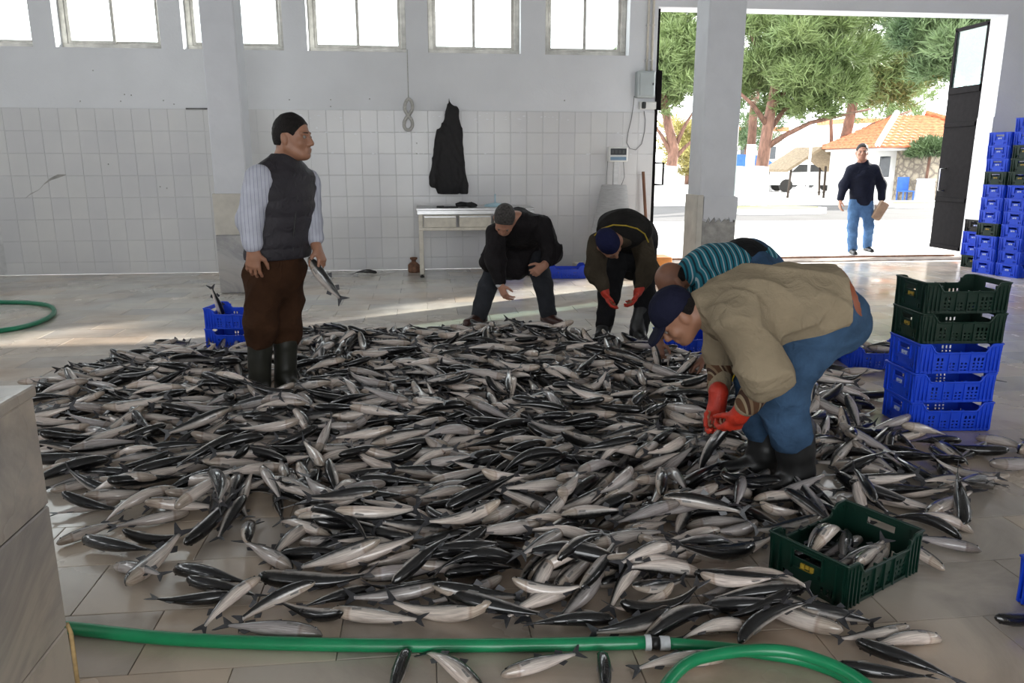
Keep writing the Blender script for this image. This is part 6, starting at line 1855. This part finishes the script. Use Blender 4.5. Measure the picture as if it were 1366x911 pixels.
S = SDF(); S.cap(neckW - Z * .07, chest, .145, .19, side=RT, q=.66, k=.05).cap(chest, W_(1149, 268, 0), .195, .19, side=RT, q=.72, k=.05)
for (s1, e1, w1) in ((RSh, RE, RE.lerp(RW, .92)), (LSh, LE, LE.lerp(LW, .92))): limb(S, [s1, e1, w1], [.090, .070, .058], k=.07)
S.cap(neckW + Z * .03, neckW - Z * .05, .078, .10, k=.03)
PW.add(S, 'jacket', M['navy_jacket'], .014, 0, [((0, 0, W_(1149, 274, 0).z), (0, 0, -1))], folds(101, .010, (18, 40)))
S = SDF(); S.cap(W_(1149, 268, 0), W_(1149, 276, 0), .165, .17, side=RT, q=.75, k=.05)
limb(S, [RH, RK, RA_], [.105, .083, .076], k=.03); limb(S, [LH, LK, LA_], [.103, .081, .074], k=.03)
PW.add(S, 'jeans', M['jeans_pale'], .014, 0, (), folds(102, .010, (18, 44)))
for (a, d, zz) in ((RA_, norm(-HD - RT * .15), 0.0), (LA_, norm(-HD), None)):
    S = SDF(); z0 = 0.0 if zz == 0.0 else a.z - .09
    a2 = Vector((a.x, a.y, z0 + .09)); boot(S, a2, d, a2 + Z * .04, .05, 1.05, z0=z0); PW.add(S, 'shoe', M['black_shoe'], .012, 0, [((0, 0, z0), (0, 0, -1))])
wb_ = W_(1173, 281, -.12)
rot = Matrix.Rotation(math.radians(28), 3, Vector(HD)) @ Matrix.Rotation(-YAW, 3, 'Z')
tag(MB().box(wb_, (.13, .10, .30), rot, .008).box(wb_ + rot @ Vector((.05, 0, .0)), (.05, .104, .28), rot, .006).build('wooden_block', mat('pale_planed_wood', (.42, .28, .18), .7, var=.2, scale=10)), 'pale wooden block carried in the walking man left hand', 'wooden block')

# ---------------- black hooded jacket hanging on the wall
yj = WY - .11
def K_(x, y, d=0): return atY(x, y, yj + d)
JS = SDF()
JS.cap(K_(599, 134), K_(603, 150), .012, .075, side=RT, q=.7, k=.02).cap(K_(603, 150), K_(603, 163), .095, .085, side=RT, q=.8, k=.03)
JS.cap(K_(602, 168), K_(600, 182), .13, .165, side=RT, q=.42, k=.04).cap(K_(600, 182), K_(599, 246), .165, .19, side=RT, q=.42, k=.05)
JS.cap(K_(588, 178), K_(578, 245), .07, .062, side=RT, q=.9, k=.03).cap(K_(609, 180), K_(619, 256), .065, .062, side=RT, q=.9, k=.03)
JS.cap(K_(607, 166), K_(612, 172), .04, .012, k=.02).cap(K_(607, 180), K_(615, 188), .05, .012, k=.02)
jb = K_(599, 252)
me = JS.mesh('hooded_jacket', .011, 0, [((0, 0, K_(600, 259).z), (0, 0, -1)), ((0, WY - .02, 0), (0, 1, 0))], folds(111, .016, (20, 50), (1, 0, 0)), jb)
jo = bpy.data.objects.new('hooded_jacket', me); COL.objects.link(jo); jo.location = jb; me.materials.append(M['jacket_wall'])
tag(jo, 'black hooded jacket hanging by its hood on the tiled wall', 'jacket')
MB().tube([K_(599, 132, 0), K_(599, 134, .1)], .008, 8).build('hook', M['steel'], jo)
